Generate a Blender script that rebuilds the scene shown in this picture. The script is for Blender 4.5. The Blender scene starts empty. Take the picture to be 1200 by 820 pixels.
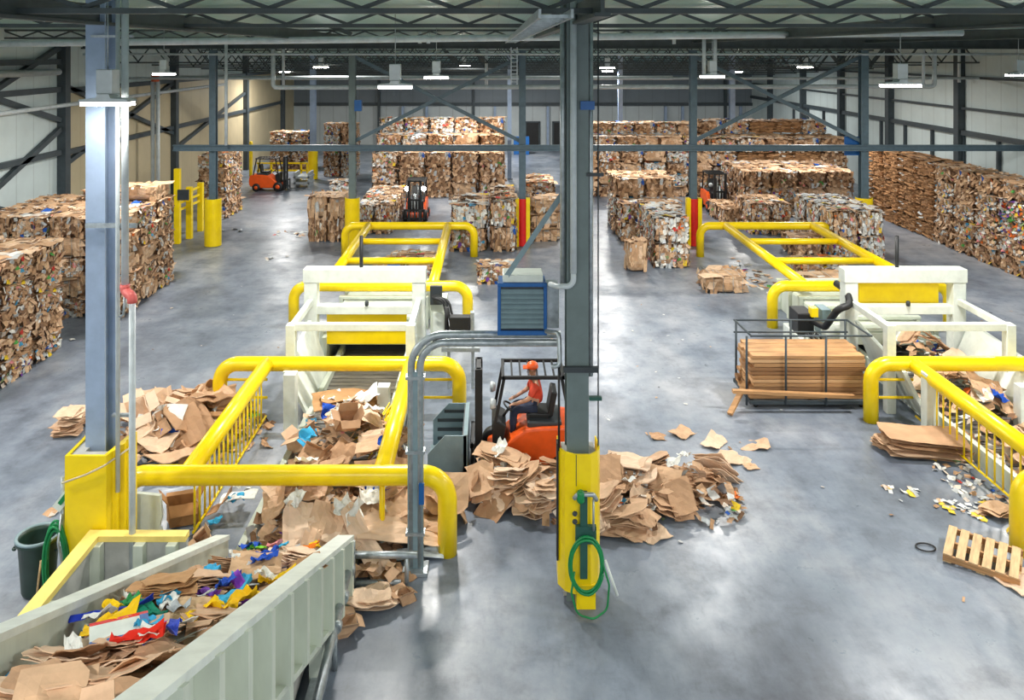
import bpy, math, random
from mathutils import Vector, Matrix, noise

C = bpy.context.scene.collection
PI = math.pi
F, VX, VY, H = 950.0, 577.0, 62.0, 7.0      # focal length (px), vanishing point, camera height

def X(px, Y): return (px - VX) * Y / F
def fY(py): return F * H / (py - VY)          # depth of a floor point
def Zp(py, Y): return H - (py - VY) * Y / F

# ------------------------------------------------------------------ colours and materials
def lin(r, g, b):
    f = lambda c: (c / 255 / 12.92) if c / 255 <= 0.04045 else ((c / 255 + 0.055) / 1.055) ** 2.4
    return (f(r), f(g), f(b), 1.0)

def nodes(name):
    m = bpy.data.materials.new(name); m.use_nodes = True
    nt = m.node_tree; b = nt.nodes['Principled BSDF']
    return m, nt, b

def ramp(nt, fac, stops):
    r = nt.nodes.new('ShaderNodeValToRGB')
    el = r.color_ramp.elements
    el[0].position, el[0].color = stops[0]
    el[1].position, el[1].color = stops[-1]
    for p, c in stops[1:-1]:
        e = el.new(p); e.color = c
    nt.links.new(fac, r.inputs['Fac'])
    return r

def tex(nt, scale, detail=4, coord='Object', stretch=(1, 1, 1), rough=0.6):
    tc = nt.nodes.new('ShaderNodeTexCoord'); mp = nt.nodes.new('ShaderNodeMapping')
    mp.inputs['Scale'].default_value = stretch
    n = nt.nodes.new('ShaderNodeTexNoise')
    n.inputs['Scale'].default_value = scale; n.inputs['Detail'].default_value = detail
    n.inputs['Roughness'].default_value = rough
    nt.links.new(tc.outputs[coord], mp.inputs['Vector']); nt.links.new(mp.outputs['Vector'], n.inputs['Vector'])
    return n

def mat(name, rgb, rough=0.5, metal=0.0, var=0.12, scale=6, stretch=(1, 1, 1), bump=0.0, spec=0.5):
    m, nt, b = nodes(name)
    c = lin(*rgb)
    n = tex(nt, scale, stretch=stretch)
    lo = tuple(x * (1 - var * 1.6) for x in c[:3]) + (1,); hi = tuple(min(1, x * (1 + var)) for x in c[:3]) + (1,)
    r = ramp(nt, n.outputs['Fac'], [(0.3, lo), (0.62, hi)])
    nt.links.new(r.outputs['Color'], b.inputs['Base Color'])
    b.inputs['Roughness'].default_value = rough; b.inputs['Metallic'].default_value = metal
    b.inputs['Specular IOR Level'].default_value = spec
    if bump:
        bp = nt.nodes.new('ShaderNodeBump'); bp.inputs['Strength'].default_value = bump; bp.inputs['Distance'].default_value = 0.02
        nt.links.new(n.outputs['Fac'], bp.inputs['Height']); nt.links.new(bp.outputs['Normal'], b.inputs['Normal'])
    return m

def emit(name, rgb, s):
    m, nt, b = nodes(name)
    b.inputs['Base Color'].default_value = lin(*rgb)
    b.inputs['Emission Color'].default_value = lin(*rgb); b.inputs['Emission Strength'].default_value = s
    return m

M = {}
M['yellow'] = mat('yellow_paint', (254, 216, 10), 0.3, var=0.06, scale=3)
M['pale_yellow'] = mat('pale_yellow_paint', (246, 218, 120), 0.5, var=0.06)
M['red'] = mat('red_paint', (215, 30, 28), 0.4, var=0.08)
M['orange'] = mat('orange_paint', (238, 92, 28), 0.35, var=0.06)
M['white'] = mat('white_machine_paint', (222, 228, 220), 0.45, var=0.07, scale=4)
M['offwhite'] = mat('offwhite_painted_steel', (205, 212, 198), 0.5, var=0.08, scale=3, stretch=(1, 1, 0.3))
M['galv'] = mat('galvanised_steel', (172, 180, 184), 0.38, 0.6, var=0.15, scale=12)
M['steel'] = mat('slate_blue_column_paint', (150, 168, 194), 0.42, var=0.08, scale=3)
M['steelgreen'] = mat('grey_green_column_paint', (104, 118, 118), 0.45, var=0.08, scale=3)
M['darksteel'] = mat('dark_steel_paint', (58, 68, 74), 0.5, var=0.12, scale=3)
M['joist'] = mat('joist_primer', (66, 74, 76), 0.5, var=0.15, scale=3)
M['pipe'] = mat('white_pipe_paint', (194, 202, 206), 0.4, var=0.08, scale=5)
M['brace'] = mat('blue_grey_brace_paint', (84, 104, 116), 0.45, var=0.08)
M['blue'] = mat('blue_enamel', (24, 92, 160), 0.4, var=0.06)
M['louvre'] = mat('grey_louvre', (128, 150, 158), 0.4, var=0.06)
M['black'] = mat('black_rubber', (26, 27, 29), 0.5, var=0.15)
M['darkgrey'] = mat('dark_grey_plastic', (52, 58, 62), 0.45, var=0.1)
M['green'] = mat('green_hose', (14, 128, 70), 0.4, var=0.12)
M['bin'] = mat('dark_green_plastic', (32, 58, 50), 0.45, var=0.12)
M['darkgreen'] = mat('dark_green_metal', (38, 84, 74), 0.45, var=0.08)
M['redrubber'] = mat('faded_red_plastic', (215, 100, 95), 0.5, var=0.1)
M['concrete'] = mat('concrete', (178, 178, 174), 0.7, var=0.12, scale=3)
M['rope'] = mat('pale_rope', (205, 190, 160), 0.7)
M['slat'] = mat('conveyor_steel', (138, 134, 132), 0.38, 0.4, var=0.25, scale=9, stretch=(0.3, 1, 1))
M['wood'] = mat('pallet_wood', (205, 172, 128), 0.7, var=0.18, scale=5, stretch=(4, 0.6, 4))
M['board_dark'] = mat('dark_brown_board', (150, 108, 70), 0.65, var=0.2, scale=5, stretch=(0.3, 1, 6))
M['board_pale'] = mat('pale_brown_board', (212, 168, 122), 0.65, var=0.15, scale=5, stretch=(0.3, 1, 6))
M['board'] = mat('brown_board', (184, 138, 92), 0.65, var=0.22, scale=5, stretch=(0.3, 1, 6))
M['silver'] = mat('lamp_housing', (196, 202, 204), 0.4, 0.3, var=0.05)
M['orangeflange'] = mat('orange_pipe_coupling', (190, 88, 52), 0.5)
M['lamp'] = emit('lamp_lens', (255, 250, 238), 30)
M['headlight'] = emit('headlight_lens', (255, 252, 244), 60)
M['skin'] = mat('skin', (196, 148, 120), 0.5, var=0.04)
M['vest'] = mat('orange_red_vest', (222, 74, 48), 0.7, var=0.08)
M['denim'] = mat('dark_blue_trousers', (40, 50, 74), 0.8, var=0.12)
M['tan'] = mat('tan_wall_panel', (190, 176, 140), 0.7, var=0.08, scale=1.2)

def paper_mat(name, use_attr, bump=0.35, var=(0.72, 1.12), nscale=9):
    """cardboard and paper: colour comes from the mesh attribute or from the object's own colour."""
    m, nt, b = nodes(name)
    if use_attr:
        a = nt.nodes.new('ShaderNodeAttribute'); a.attribute_name = 'Col'; col = a.outputs['Color']
    else:
        a = nt.nodes.new('ShaderNodeObjectInfo'); col = a.outputs['Color']
    n = tex(nt, nscale, 5)
    r = ramp(nt, n.outputs['Fac'], [(0.3, (var[0],) * 3 + (1,)), (0.7, (var[1],) * 3 + (1,))])
    mx = nt.nodes.new('ShaderNodeMix'); mx.data_type = 'RGBA'; mx.blend_type = 'MULTIPLY'; mx.inputs['Factor'].default_value = 1
    nt.links.new(col, mx.inputs['A']); nt.links.new(r.outputs['Color'], mx.inputs['B'])
    nt.links.new(mx.outputs['Result'], b.inputs['Base Color'])
    b.inputs['Roughness'].default_value = 0.75; b.inputs['Specular IOR Level'].default_value = 0.25
    bp = nt.nodes.new('ShaderNodeBump'); bp.inputs['Strength'].default_value = bump; bp.inputs['Distance'].default_value = 0.03
    nt.links.new(n.outputs['Fac'], bp.inputs['Height']); nt.links.new(bp.outputs['Normal'], b.inputs['Normal'])
    return m
M['scrap'] = paper_mat('baled_paper', True)
M['card'] = paper_mat('loose_cardboard', False, 0.2, (0.84, 1.08), 5)

# floor: polished, stained concrete
def floor_mat():
    m, nt, b = nodes('polished_concrete')
    big = tex(nt, 0.34, 7, stretch=(1, 0.55, 1)); mid = tex(nt, 1.3, 8, rough=0.7); fine = tex(nt, 14, 6, stretch=(1, 0.25, 1))
    r1 = ramp(nt, big.outputs['Fac'], [(0.34, lin(84, 91, 103)), (0.5, lin(130, 139, 152)), (0.66, lin(174, 176, 182))])
    r2 = ramp(nt, mid.outputs['Fac'], [(0.28, (0.5, 0.51, 0.53, 1)), (0.5, (0.9, 0.91, 0.93, 1)), (0.72, (1.18, 1.16, 1.12, 1))])
    r3 = ramp(nt, fine.outputs['Fac'], [(0.3, (0.86, 0.86, 0.86, 1)), (0.45, (1, 1, 1, 1))])
    def mul(a, c):
        mx = nt.nodes.new('ShaderNodeMix'); mx.data_type = 'RGBA'; mx.blend_type = 'MULTIPLY'; mx.inputs['Factor'].default_value = 1
        nt.links.new(a, mx.inputs['A']); nt.links.new(c, mx.inputs['B']); return mx.outputs['Result']
    col = mul(mul(r1.outputs['Color'], r2.outputs['Color']), r3.outputs['Color'])
    nt.links.new(col, b.inputs['Base Color'])
    rr = ramp(nt, mid.outputs['Fac'], [(0.3, (0.44,) * 3 + (1,)), (0.7, (0.25,) * 3 + (1,))])
    nt.links.new(rr.outputs['Color'], b.inputs['Roughness'])
    b.inputs['Specular IOR Level'].default_value = 0.5
    bp = nt.nodes.new('ShaderNodeBump'); bp.inputs['Strength'].default_value = 0.06; bp.inputs['Distance'].default_value = 0.02
    nt.links.new(mid.outputs['Fac'], bp.inputs['Height']); nt.links.new(bp.outputs['Normal'], b.inputs['Normal'])
    return m
M['floor'] = floor_mat()

def panel_mat(name, rgb, axis, pitch, seam=0.82, rough=0.5, metal=0.0):
    """sheet-metal cladding: vertical seams every `pitch` metres along an axis."""
    m, nt, b = nodes(name)
    tc = nt.nodes.new('ShaderNodeTexCoord'); sp = nt.nodes.new('ShaderNodeSeparateXYZ')
    nt.links.new(tc.outputs['Object'], sp.inputs['Vector'])
    mt = nt.nodes.new('ShaderNodeMath'); mt.operation = 'MODULO'; mt.inputs[1].default_value = pitch
    ad = nt.nodes.new('ShaderNodeMath'); ad.operation = 'ADD'; ad.inputs[1].default_value = 500.0
    nt.links.new(sp.outputs[axis], ad.inputs[0]); nt.links.new(ad.outputs[0], mt.inputs[0])
    n = tex(nt, 0.8, 5)
    c = lin(*rgb); lo = tuple(x * 0.86 for x in c[:3]) + (1,)
    r = ramp(nt, n.outputs['Fac'], [(0.3, lo), (0.65, c)])
    s = ramp(nt, mt.outputs[0], [(0.0, (seam,) * 3 + (1,)), (min(0.9, pitch * 0.05), (1, 1, 1, 1))])
    s.color_ramp.interpolation = 'CONSTANT'
    mx = nt.nodes.new('ShaderNodeMix'); mx.data_type = 'RGBA'; mx.blend_type = 'MULTIPLY'; mx.inputs['Factor'].default_value = 1
    nt.links.new(r.outputs['Color'], mx.inputs['A']); nt.links.new(s.outputs['Color'], mx.inputs['B'])
    nt.links.new(mx.outputs['Result'], b.inputs['Base Color'])
    b.inputs['Roughness'].default_value = rough; b.inputs['Metallic'].default_value = metal
    return m
M['wall_pale'] = panel_mat('pale_wall_cladding', (206, 219, 220), 'Y', 0.95)
M['wall_back'] = panel_mat('back_wall_cladding', (196, 204, 206), 'X', 1.0, 0.7)
M['wall_tan'] = panel_mat('tan_wall_sheeting', (196, 182, 150), 'Y', 1.2, 0.9)
M['wall_slate'] = panel_mat('slate_upper_cladding', (120, 130, 138), 'X', 1.0, 0.85)
M['deck'] = panel_mat('roof_deck', (150, 186, 176), 'X', 0.3, 0.75, 0.3, 0.0)

# ------------------------------------------------------------------ mesh builder
class MB:
    def __init__(s): s.v = []; s.f = []; s.c = []; s.s = []
    def add(s, vs, fs, smooth=False, col=None):
        o = len(s.v); s.v += [tuple(p) for p in vs]
        for f in fs: s.f.append([i + o for i in f]); s.s.append(smooth); s.c.append(col)
        return s
    def box(s, x0, x1, y0, y1, z0, z1, col=None):
        vs = [(x, y, z) for z in (z0, z1) for y in (y0, y1) for x in (x0, x1)]
        return s.add(vs, [(0, 2, 3, 1), (4, 5, 7, 6), (0, 1, 5, 4), (2, 6, 7, 3), (0, 4, 6, 2), (1, 3, 7, 5)], col=col)
    def bar(s, a, b, w, h, up=(0, 0, 1)):
        """rectangular bar from a to b: w sideways, h along up"""
        a = Vector(a); b = Vector(b); t = (b - a).normalized(); u = Vector(up)
        if abs(t.dot(u)) > 0.99: u = Vector((0, 1, 0))
        n = t.cross(u).normalized(); u = n.cross(t).normalized()
        vs = []
        for p in (a, b):
            for sx, sy in ((-1, -1), (1, -1), (1, 1), (-1, 1)): vs.append(p + n * (sx * w / 2) + u * (sy * h / 2))
        return s.add(vs, [(3, 2, 1, 0), (4, 5, 6, 7), (0, 1, 5, 4), (1, 2, 6, 5), (2, 3, 7, 6), (3, 0, 4, 7)])
    def tube(s, pts, r, seg=12, caps=True):
        pts = [Vector(p) for p in pts]; n = len(pts); rings = []; u = None
        for i, p in enumerate(pts):
            t = (pts[min(i + 1, n - 1)] - pts[max(i - 1, 0)]).normalized()
            if u is None:
                u = Vector((0, 0, 1)) if abs(t.z) < 0.9 else Vector((1, 0, 0))
            u = (u - t * u.dot(t)).normalized(); w = t.cross(u)
            rr = r[i] if isinstance(r, (list, tuple)) else r
            rings.append([p + (u * math.cos(2 * PI * k / seg) + w * math.sin(2 * PI * k / seg)) * rr for k in range(seg)])
        o = len(s.v)
        vs = [q for ring in rings for q in ring]; fs = []
        for i in range(n - 1):
            for k in range(seg):
                k2 = (k + 1) % seg
                fs.append((i * seg + k, i * seg + k2, (i + 1) * seg + k2, (i + 1) * seg + k))
        s.add(vs, fs, True)
        if caps:
            s.f.append([o + k for k in range(seg)][::-1]); s.s.append(False); s.c.append(None)
            s.f.append([o + (n - 1) * seg + k for k in range(seg)]); s.s.append(False); s.c.append(None)
        return s
    def lathe(s, prof, center=(0, 0, 0), axis='Z', seg=20, caps=True):
        cx, cy, cz = center; vs = []
        for r, h in prof:
            for k in range(seg):
                a = 2 * PI * k / seg; p, q = r * math.cos(a), r * math.sin(a)
                vs.append((cx + p, cy + q, cz + h) if axis == 'Z' else (cx + h, cy + p, cz + q) if axis == 'X' else (cx + q, cy + h, cz + p))
        n = len(prof); fs = []
        for i in range(n - 1):
            for k in range(seg):
                k2 = (k + 1) % seg; fs.append((i * seg + k, i * seg + k2, (i + 1) * seg + k2, (i + 1) * seg + k))
        s.add(vs, fs, True)
        o = len(s.v) - n * seg
        if caps and prof[0][0] > 1e-6: s.f.append([o + k for k in range(seg)][::-1]); s.s.append(False); s.c.append(None)
        if caps and prof[-1][0] > 1e-6: s.f.append([o + (n - 1) * seg + k for k in range(seg)]); s.s.append(False); s.c.append(None)
        return s
    def prism(s, poly, axis, a, b):
        """extrude a 2-D polygon along an axis from a to b. axis Y: poly=(x,z); X: poly=(y,z); Z: poly=(x,y)"""
        n = len(poly); vs = []
        for t in (a, b):
            for p, q in poly: vs.append((p, t, q) if axis == 'Y' else (t, p, q) if axis == 'X' else (p, q, t))
        fs = [tuple(range(n))[::-1], tuple(range(n, 2 * n))] + [(i, (i + 1) % n, n + (i + 1) % n, n + i) for i in range(n)]
        return s.add(vs, fs)
    def build(s, name, material, parent=None, loc=(0, 0, 0), world=False, bevel=0.0, color=None):
        off = Vector(parent.location) if (world and parent) else Vector((0, 0, 0))
        me = bpy.data.meshes.new(name)
        me.from_pydata([tuple(Vector(p) - off) for p in s.v], [], s.f)
        me.polygons.foreach_set('use_smooth', s.s)
        if any(c is not None for c in s.c):
            at = me.color_attributes.new('Col', 'FLOAT_COLOR', 'CORNER')
            data = []
            for p, c in zip(s.f, s.c): data += list(c or (0.3, 0.2, 0.1, 1)) * len(p)
            at.data.foreach_set('color', data)
        me.materials.append(material); me.update()
        import bmesh
        bm = bmesh.new(); bm.from_mesh(me); bmesh.ops.recalc_face_normals(bm, faces=bm.faces); bm.to_mesh(me); bm.free()
        o = bpy.data.objects.new(name, me); C.objects.link(o); o.location = loc
        if parent: o.parent = parent
        if color: o.color = color
        if bevel:
            b = o.modifiers.new('Bevel', 'BEVEL'); b.width = bevel; b.segments = 2; b.limit_method = 'ANGLE'
        return o

def fillet(pts, r, n=7):
    pts = [Vector(p) for p in pts]; out = [pts[0]]
    for i in range(1, len(pts) - 1):
        a, b, c = pts[i - 1], pts[i], pts[i + 1]
        u = (a - b).normalized(); w = (c - b).normalized()
        ang = u.angle(w); d = min(r / math.tan(ang / 2), (a - b).length * 0.49, (c - b).length * 0.49); rr = d * math.tan(ang / 2)
        ctr = b + (u + w).normalized() * (rr / math.sin(ang / 2))
        p0, p1 = b + u * d - ctr, b + w * d - ctr
        tot = p0.angle(p1); ax = p0.cross(p1).normalized()
        for k in range(n + 1): out.append(ctr + Matrix.Rotation(tot * k / n, 3, ax) @ p0)
    out.append(pts[-1]); return out

def tag(o, label, cat, group=None, kind=None):
    o['label'] = label; o['category'] = cat
    if group: o['group'] = group
    if kind: o['kind'] = kind
    return o
def thing(name, label, cat, loc=(0, 0, 0), rz=0, group=None):
    o = bpy.data.objects.new(name, None); C.objects.link(o)
    o.location = loc; o.rotation_euler = (0, 0, rz); o.empty_display_size = 0.2
    return tag(o, label, cat, group)
def solo(name, mb, material, label, cat, group=None, kind=None, bevel=0.0):
    """one-mesh thing written in world coordinates; the origin goes to the middle of its base"""
    xs, ys, zs = zip(*mb.v)
    loc = Vector(((min(xs) + max(xs)) / 2, (min(ys) + max(ys)) / 2, min(zs)))
    mb.v = [tuple(Vector(p) - loc) for p in mb.v]
    o = mb.build(name, material, loc=loc, bevel=bevel)
    return tag(o, label, cat, group, kind)
def struct(name, mb, material, parent=None):
    o = mb.build(name, material, parent)
    if not parent: o['kind'] = 'structure'
    return o
def copy_tree(o, parent=None):
    c = o.copy(); C.objects.link(c)
    if parent: c.parent = parent
    for ch in list(o.children): copy_tree(ch, c)
    return c

# ------------------------------------------------------------------ building shell
YW, XL, XR = 61.0, -14.9, 19.5
struct('floor', MB().box(-22, 24, -6, YW + 0.4, -0.2, 0), M['floor'])
struct('ceiling', MB().add([(-22, -6, 7.8), (24, -6, 7.8), (24, 30, 7.75), (-22, 30, 7.75), (24, YW, 6.3), (-22, YW, 6.3),
                            (-22, -6, 8.1), (24, -6, 8.1), (24, 30, 8.05), (-22, 30, 8.05), (24, YW, 6.6), (-22, YW, 6.6)],
                           [(3, 2, 1, 0), (5, 4, 2, 3), (6, 7, 8, 9), (9, 8, 10, 11), (0, 1, 7, 6), (4, 5, 11, 10),
                            (1, 2, 8, 7), (2, 4, 10, 8), (0, 6, 9, 3), (3, 9, 11, 5)]), M['deck'])
wl = struct('wall_left', MB().box(XL - 0.3, XL, -6, YW, 0, 8), M['wall_pale'])
struct('tan_liner', MB().box(XL, XL + 0.04, 28.4, YW - 0.3, 0, 5.6), M['wall_tan'], wl)
struct('wall_right', MB().box(XR, XR + 0.3, -6, YW, 0, 8), M['wall_pale'])
wb = struct('wall_back', MB().box(XL, XR, YW, YW + 0.3, 0, 8), M['wall_back'])
struct('upper_cladding', MB().box(XL, XR, YW - 0.05, YW, 3.2, 8), M['wall_slate'], wb)
for i, (a, b) in enumerate(((616, 632), (648, 656))):
    d = struct('door_%d' % (i + 1), MB().box(X(a, YW - 0.1), X(b, YW - 0.1), YW - 0.12, YW - 0.05, 0, 1.75), M['black'])
    t = MB(); x0, x1 = X(a, YW), X(b, YW)
    for x in (x0, x1): t.box(x - 0.06, x + 0.06, YW - 0.16, YW - 0.06, 0, 1.8)
    t.box(x0 - 0.06, x1 + 0.06, YW - 0.16, YW - 0.06, 1.75, 1.87)
    struct('door_frame', t, M['darksteel'], d)

# wall framing: columns, girts, braces
def side_wall_frame(x, sgn, name, ys, col):
    for i, y in enumerate(ys):
        mb = MB().box(x - 0.01 if sgn > 0 else x - 0.3, x + 0.3 if sgn > 0 else x + 0.01, y - 0.17, y + 0.17, 0, 7.4)
        solo('wall_column', mb, M['darksteel'], 'dark steel wall column, %s from the camera along the %s wall' % (ORD[i], name), 'column', 'steel columns on the %s wall' % name)
ORD = ['first', 'second', 'third', 'fourth', 'fifth', 'sixth', 'seventh', 'eighth', 'ninth', 'tenth', 'eleventh', 'twelfth']
side_wall_frame(XL, 1, 'left', (17.9, 27.9, 37.6, 48.5, 57.0), M['darksteel'])
side_wall_frame(XR, -1, 'right', (24.5, 33.6, 39.5, 45.0, 50.5, 56.5), M['darksteel'])
def girt(x, z, y0, y1, label, s=0.09):
    solo('wall_girt', MB().bar((x, y0, z), (x, y1, z), 0.16, s * 2), M['darksteel'], label, 'wall girt', 'wall girts')
girt(XL + 0.1, 5.75, 10, 27.7, 'upper dark girt on the pale left wall above the bales')
girt(XL + 0.1, 6.7, 10, 27.7, 'topmost dark girt on the pale left wall below the roof')
girt(XL + 0.12, 3.6, 10, 27.7, 'lower dark girt on the pale left wall behind diagonal bracing')
girt(XL + 0.12, 3.55, 28.2, 56.8, 'dark girt along the tan part of the left wall')
girt(XL + 0.12, 5.7, 28.2, 56.8, 'dark girt above the tan part of the left wall')
girt(XR - 0.1, 4.72, 12, YW - 0.3, 'thin upper girt along the pale right wall', 0.05)
girt(XR - 0.12, 3.72, 12, YW - 0.3, 'thick middle girt along the pale right wall', 0.1)
girt(XR - 0.1, 6.0, 12, YW - 0.3, 'thin top girt along the pale right wall near the roof', 0.05)
solo('wall_girt', MB().bar((XL, YW - 0.15, 3.15), (XR, YW - 0.15, 3.15), 0.18, 0.22), M['darksteel'], 'dark horizontal girt across the far back wall', 'wall girt', 'wall girts')
for i, px in enumerate((444, 472, 500, 555, 580, 642, 660, 780, 800, 850, 868)):
    xx = X(px, YW - 0.2)
    solo('wall_stud', MB().box(xx - 0.09, xx + 0.09, YW - 0.3, YW - 0.06, 0, 5.2 if i % 3 == 0 else 3.0), M['darksteel'] if i % 3 == 0 else M['steel'],
         'upright steel stud on the far back wall, %s from the left' % ORD[i], 'wall stud', 'studs on the back wall')
for i in range(12):
    yy = 26.4 + 2.35 * i
    solo('wall_stud', MB().box(XR - 0.14, XR - 0.01, yy - 0.06, yy + 0.06, 0, 3.62), M['darksteel'], 'slim dark stud on lower right wall, %s from the camera' % ORD[i], 'wall stud', 'studs on the right wall')
def brace(a, b, label, w=0.16, m='darksteel', g='diagonal wall braces'):
    solo('cross_brace', MB().bar(a, b, w, w), M[m], label, 'brace', g)
xb = XL + 0.12
brace((xb, 18.2, 3.8), (xb, 27.7, 7.2), 'dark diagonal brace rising away on left wall, upper bay')
brace((xb, 18.2, 7.2), (xb, 27.7, 4.7), 'dark diagonal brace falling away on left wall, upper bay')
brace((xb, 18.2, 0.6), (xb, 27.7, 4.4), 'dark diagonal brace rising away on left wall, lower bay')
brace((xb, 18.2, 4.3), (xb, 27.7, 1.2), 'dark diagonal brace falling away on left wall behind bales')
brace((xb, 28.2, 3.2), (xb, 37.4, 5.6), 'dark diagonal brace rising away on the tan left wall')
brace((xb, 28.2, 5.8), (xb, 37.4, 3.3), 'dark diagonal brace falling away on the tan left wall')
brace((xb, 38.0, 2.6), (xb, 48.3, 4.6), 'far diagonal brace rising on the tan left wall')

# main steel columns
def h_column(mb, x, y, w, d, z0, z1, t=0.03):
    mb.box(x - w / 2, x + w / 2, y - d / 2, y - d / 2 + t, z0, z1)
    mb.box(x - w / 2, x + w / 2, y + d / 2 - t, y + d / 2, z0, z1)
    mb.box(x - t / 2, x + t / 2, y - d / 2 + t, y + d / 2 - t, z0, z1)
RX = (-5.09, 1.09, 7.3, 13.5)
def row2(px_label, x, y, guard, label, top=7.1, m='brace', w=0.24):
    t = thing('steel_column', label, 'column', (x, y, 0), 0, 'steel columns on the hall floor')
    mb = MB(); h_column(mb, x, y, w, w, 0, top); mb.build('shaft', M[m], t, world=True)
    MB().box(x - w * .8, x + w * .8, y - w * .8, y + w * .8, 0, 0.03).build('base_plate', M['darksteel'], t, world=True)
    return t
def round_guard(x, y, r, z1, rgb, label, sides=None):
    t = thing('column_guard', label, 'column guard', (x, y, 0), 0, 'column guards')
    a = MB()
    pts = [(x + r * math.cos(PI * 1.5 + k), y + r * math.sin(PI * 1.5 + k)) for k in [(-1.9 + 3.8 * i / 16) for i in range(17)]]
    outer = pts; inner = [(x + (p[0] - x) * 0.9, y + (p[1] - y) * 0.9) for p in pts]
    n = len(outer)
    vs = [(p[0], p[1], z) for z in (0.02, z1) for p in outer] + [(p[0], p[1], z) for z in (0.02, z1) for p in inner]
    fs = []
    for i in range(n - 1):
        fs += [(i, i + 1, n + i + 1, n + i), (2 * n + i, 3 * n + i, 3 * n + i + 1, 2 * n + i + 1), (n + i, n + i + 1, 3 * n + i + 1, 3 * n + i), (i, 2 * n + i, 2 * n + i + 1, i + 1)]
    for i in (0, n - 1): fs.append((i, n + i, 3 * n + i, 2 * n + i))
    a.add(vs, fs).build('shield', M[rgb], t, world=True)
    if sides:
        for sx in (-1, 1):
            MB().box(x + sx * r - 0.07, x + sx * r + 0.07, y - r * 0.9, y + r * 0.4, 0, z1 + 0.02).build('side_channel', M[sides], t, world=True)['label'] = 'yellow edge of the red guard'
    return t
row2(250, -10.15, 29.5, 0, 'blue grey steel column left of the aisle with yellow guard')
row2(413, RX[0], 29.5, 0, 'blue grey steel column behind far left yellow pipe guard', 7.1, 'steelgreen')
row2(612, RX[1], 29.5, 0, 'blue grey steel column rising from the left red guard')
row2(812, RX[2], 29.5, 0, 'blue grey steel column rising from the right red guard')
row2(1012, RX[3], 29.5, 0, 'blue grey steel column at right above white paper bales', 7.1, 'brace', 0.27)
row2(367, -9.95, 45, 0, 'pale column far left behind the small parked forklift', 6.9, 'steel', 0.3)
row2(597, 0.95, 45, 0, 'slim column in the far aisle behind cross bracing', 6.9, 'steel', 0.22)
row2(727, 7.1, 45, 0, 'pale column rising behind the right far bales', 6.9, 'steel', 0.24)
row2(853, 13.3, 45, 0, 'pale column at far right behind bracing', 6.9, 'steel', 0.28)
round_guard(-10.15, 29.45, 0.3, 1.72, 'yellow', 'yellow column guard at left aisle edge beside the yellow gate')
round_guard(RX[0], 29.45, 0.27, 1.75, 'yellow', 'yellow column guard behind the far left pipe rails')
round_guard(RX[1], 29.45, 0.2, 1.72, 'red', 'red column guard with yellow edges near the aisle centre', 'yellow')
round_guard(RX[2], 29.45, 0.2, 1.72, 'red', 'red column guard with yellow edges beside right bale stack', 'yellow')
round_guard(RX[3], 29.45, 0.3, 1.75, 'yellow', 'yellow column guard standing among white paper bales at right')
round_guard(-9.95, 44.95, 0.27, 1.7, 'yellow', 'yellow column guard beside the small far forklift')

# cross beam and bracing in the plane of the second column row
solo('cross_beam', MB().box(X(203, 29.3), XR - 0.2, 29.22, 29.36, 3.46, 3.5).box(X(203, 29.3), XR - 0.2, 29.3, 29.33, 3.5, 3.64).box(X(203, 29.3), XR - 0.2, 29.22, 29.36, 3.64, 3.68),
     M['brace'], 'long blue grey beam spanning the hall in front of bales', 'beam')
solo('roof_beam', MB().box(XL, XR, 29.35, 29.65, 7.14, 7.2).box(XL, XR, 29.48, 29.52, 7.2, 7.5).box(XL, XR, 29.35, 29.65, 7.5, 7.56),
     M['joist'], 'dark roof beam on top of the second row of columns', 'beam')
for i, (xa, xb2, w) in enumerate(((RX[0], RX[1], 'left centre'), (RX[2], RX[3], 'right'))):
    brace((xa, 29.55, 6.9), (xb2, 29.55, 3.75), 'blue grey brace falling rightward in the %s bay' % w, 0.13, 'brace', 'X braces in the second column row')
    brace((xa, 29.62, 3.75), (xb2, 29.62, 6.9), 'blue grey brace rising rightward in the %s bay' % w, 0.13, 'brace', 'X braces in the second column row')

# roof joists
def joist(y, ztop, depth, label, x0=XL, x1=XR, step=0.9, t=0.06):
    mb = MB(); zb = ztop - depth
    mb.box(x0, x1, y - t, y + t, ztop - t, ztop).box(x0, x1, y - t, y + t, zb, zb + t)
    x = x0; k = 0
    while x < x1 - step:
        mb.bar((x, y, zb + t if k % 2 else ztop - t), (x + step, y, ztop - t if k % 2 else zb + t), 0.045, 0.045); x += step; k += 1
    solo('roof_joist', mb, M['joist'], label, 'roof joist', 'open web roof joists')
ztop = lambda y: 7.72 if y < 30 else 7.72 - (y - 30) * 1.45 / 31
for i, y in enumerate((8.7, 13.4, 24.8)):
    joist(y, ztop(y), 0.3, 'dark open web joist below the near roof, %s from camera' % ORD[i], step=0.5)
for i, y in enumerate((32.5, 35.5, 38.5, 41.5, 45.0, 48.5, 52.0, 56.0)):
    joist(y, ztop(y) - 0.02, 1.0, 'deep open web joist below the far roof, %s from camera' % ORD[i], step=0.7)
for i, x in enumerate(RX):
    mb = MB(); mb.box(x - 0.08, x + 0.08, 8, 29.3, 7.36, 7.4).box(x - 0.02, x + 0.02, 8, 29.3, 7.4, 7.62)
    solo('roof_girder', mb, M['joist'], 'dark girder running away under the near roof, %s from the left' % ORD[i], 'girder', 'girders under the near roof')
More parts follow.
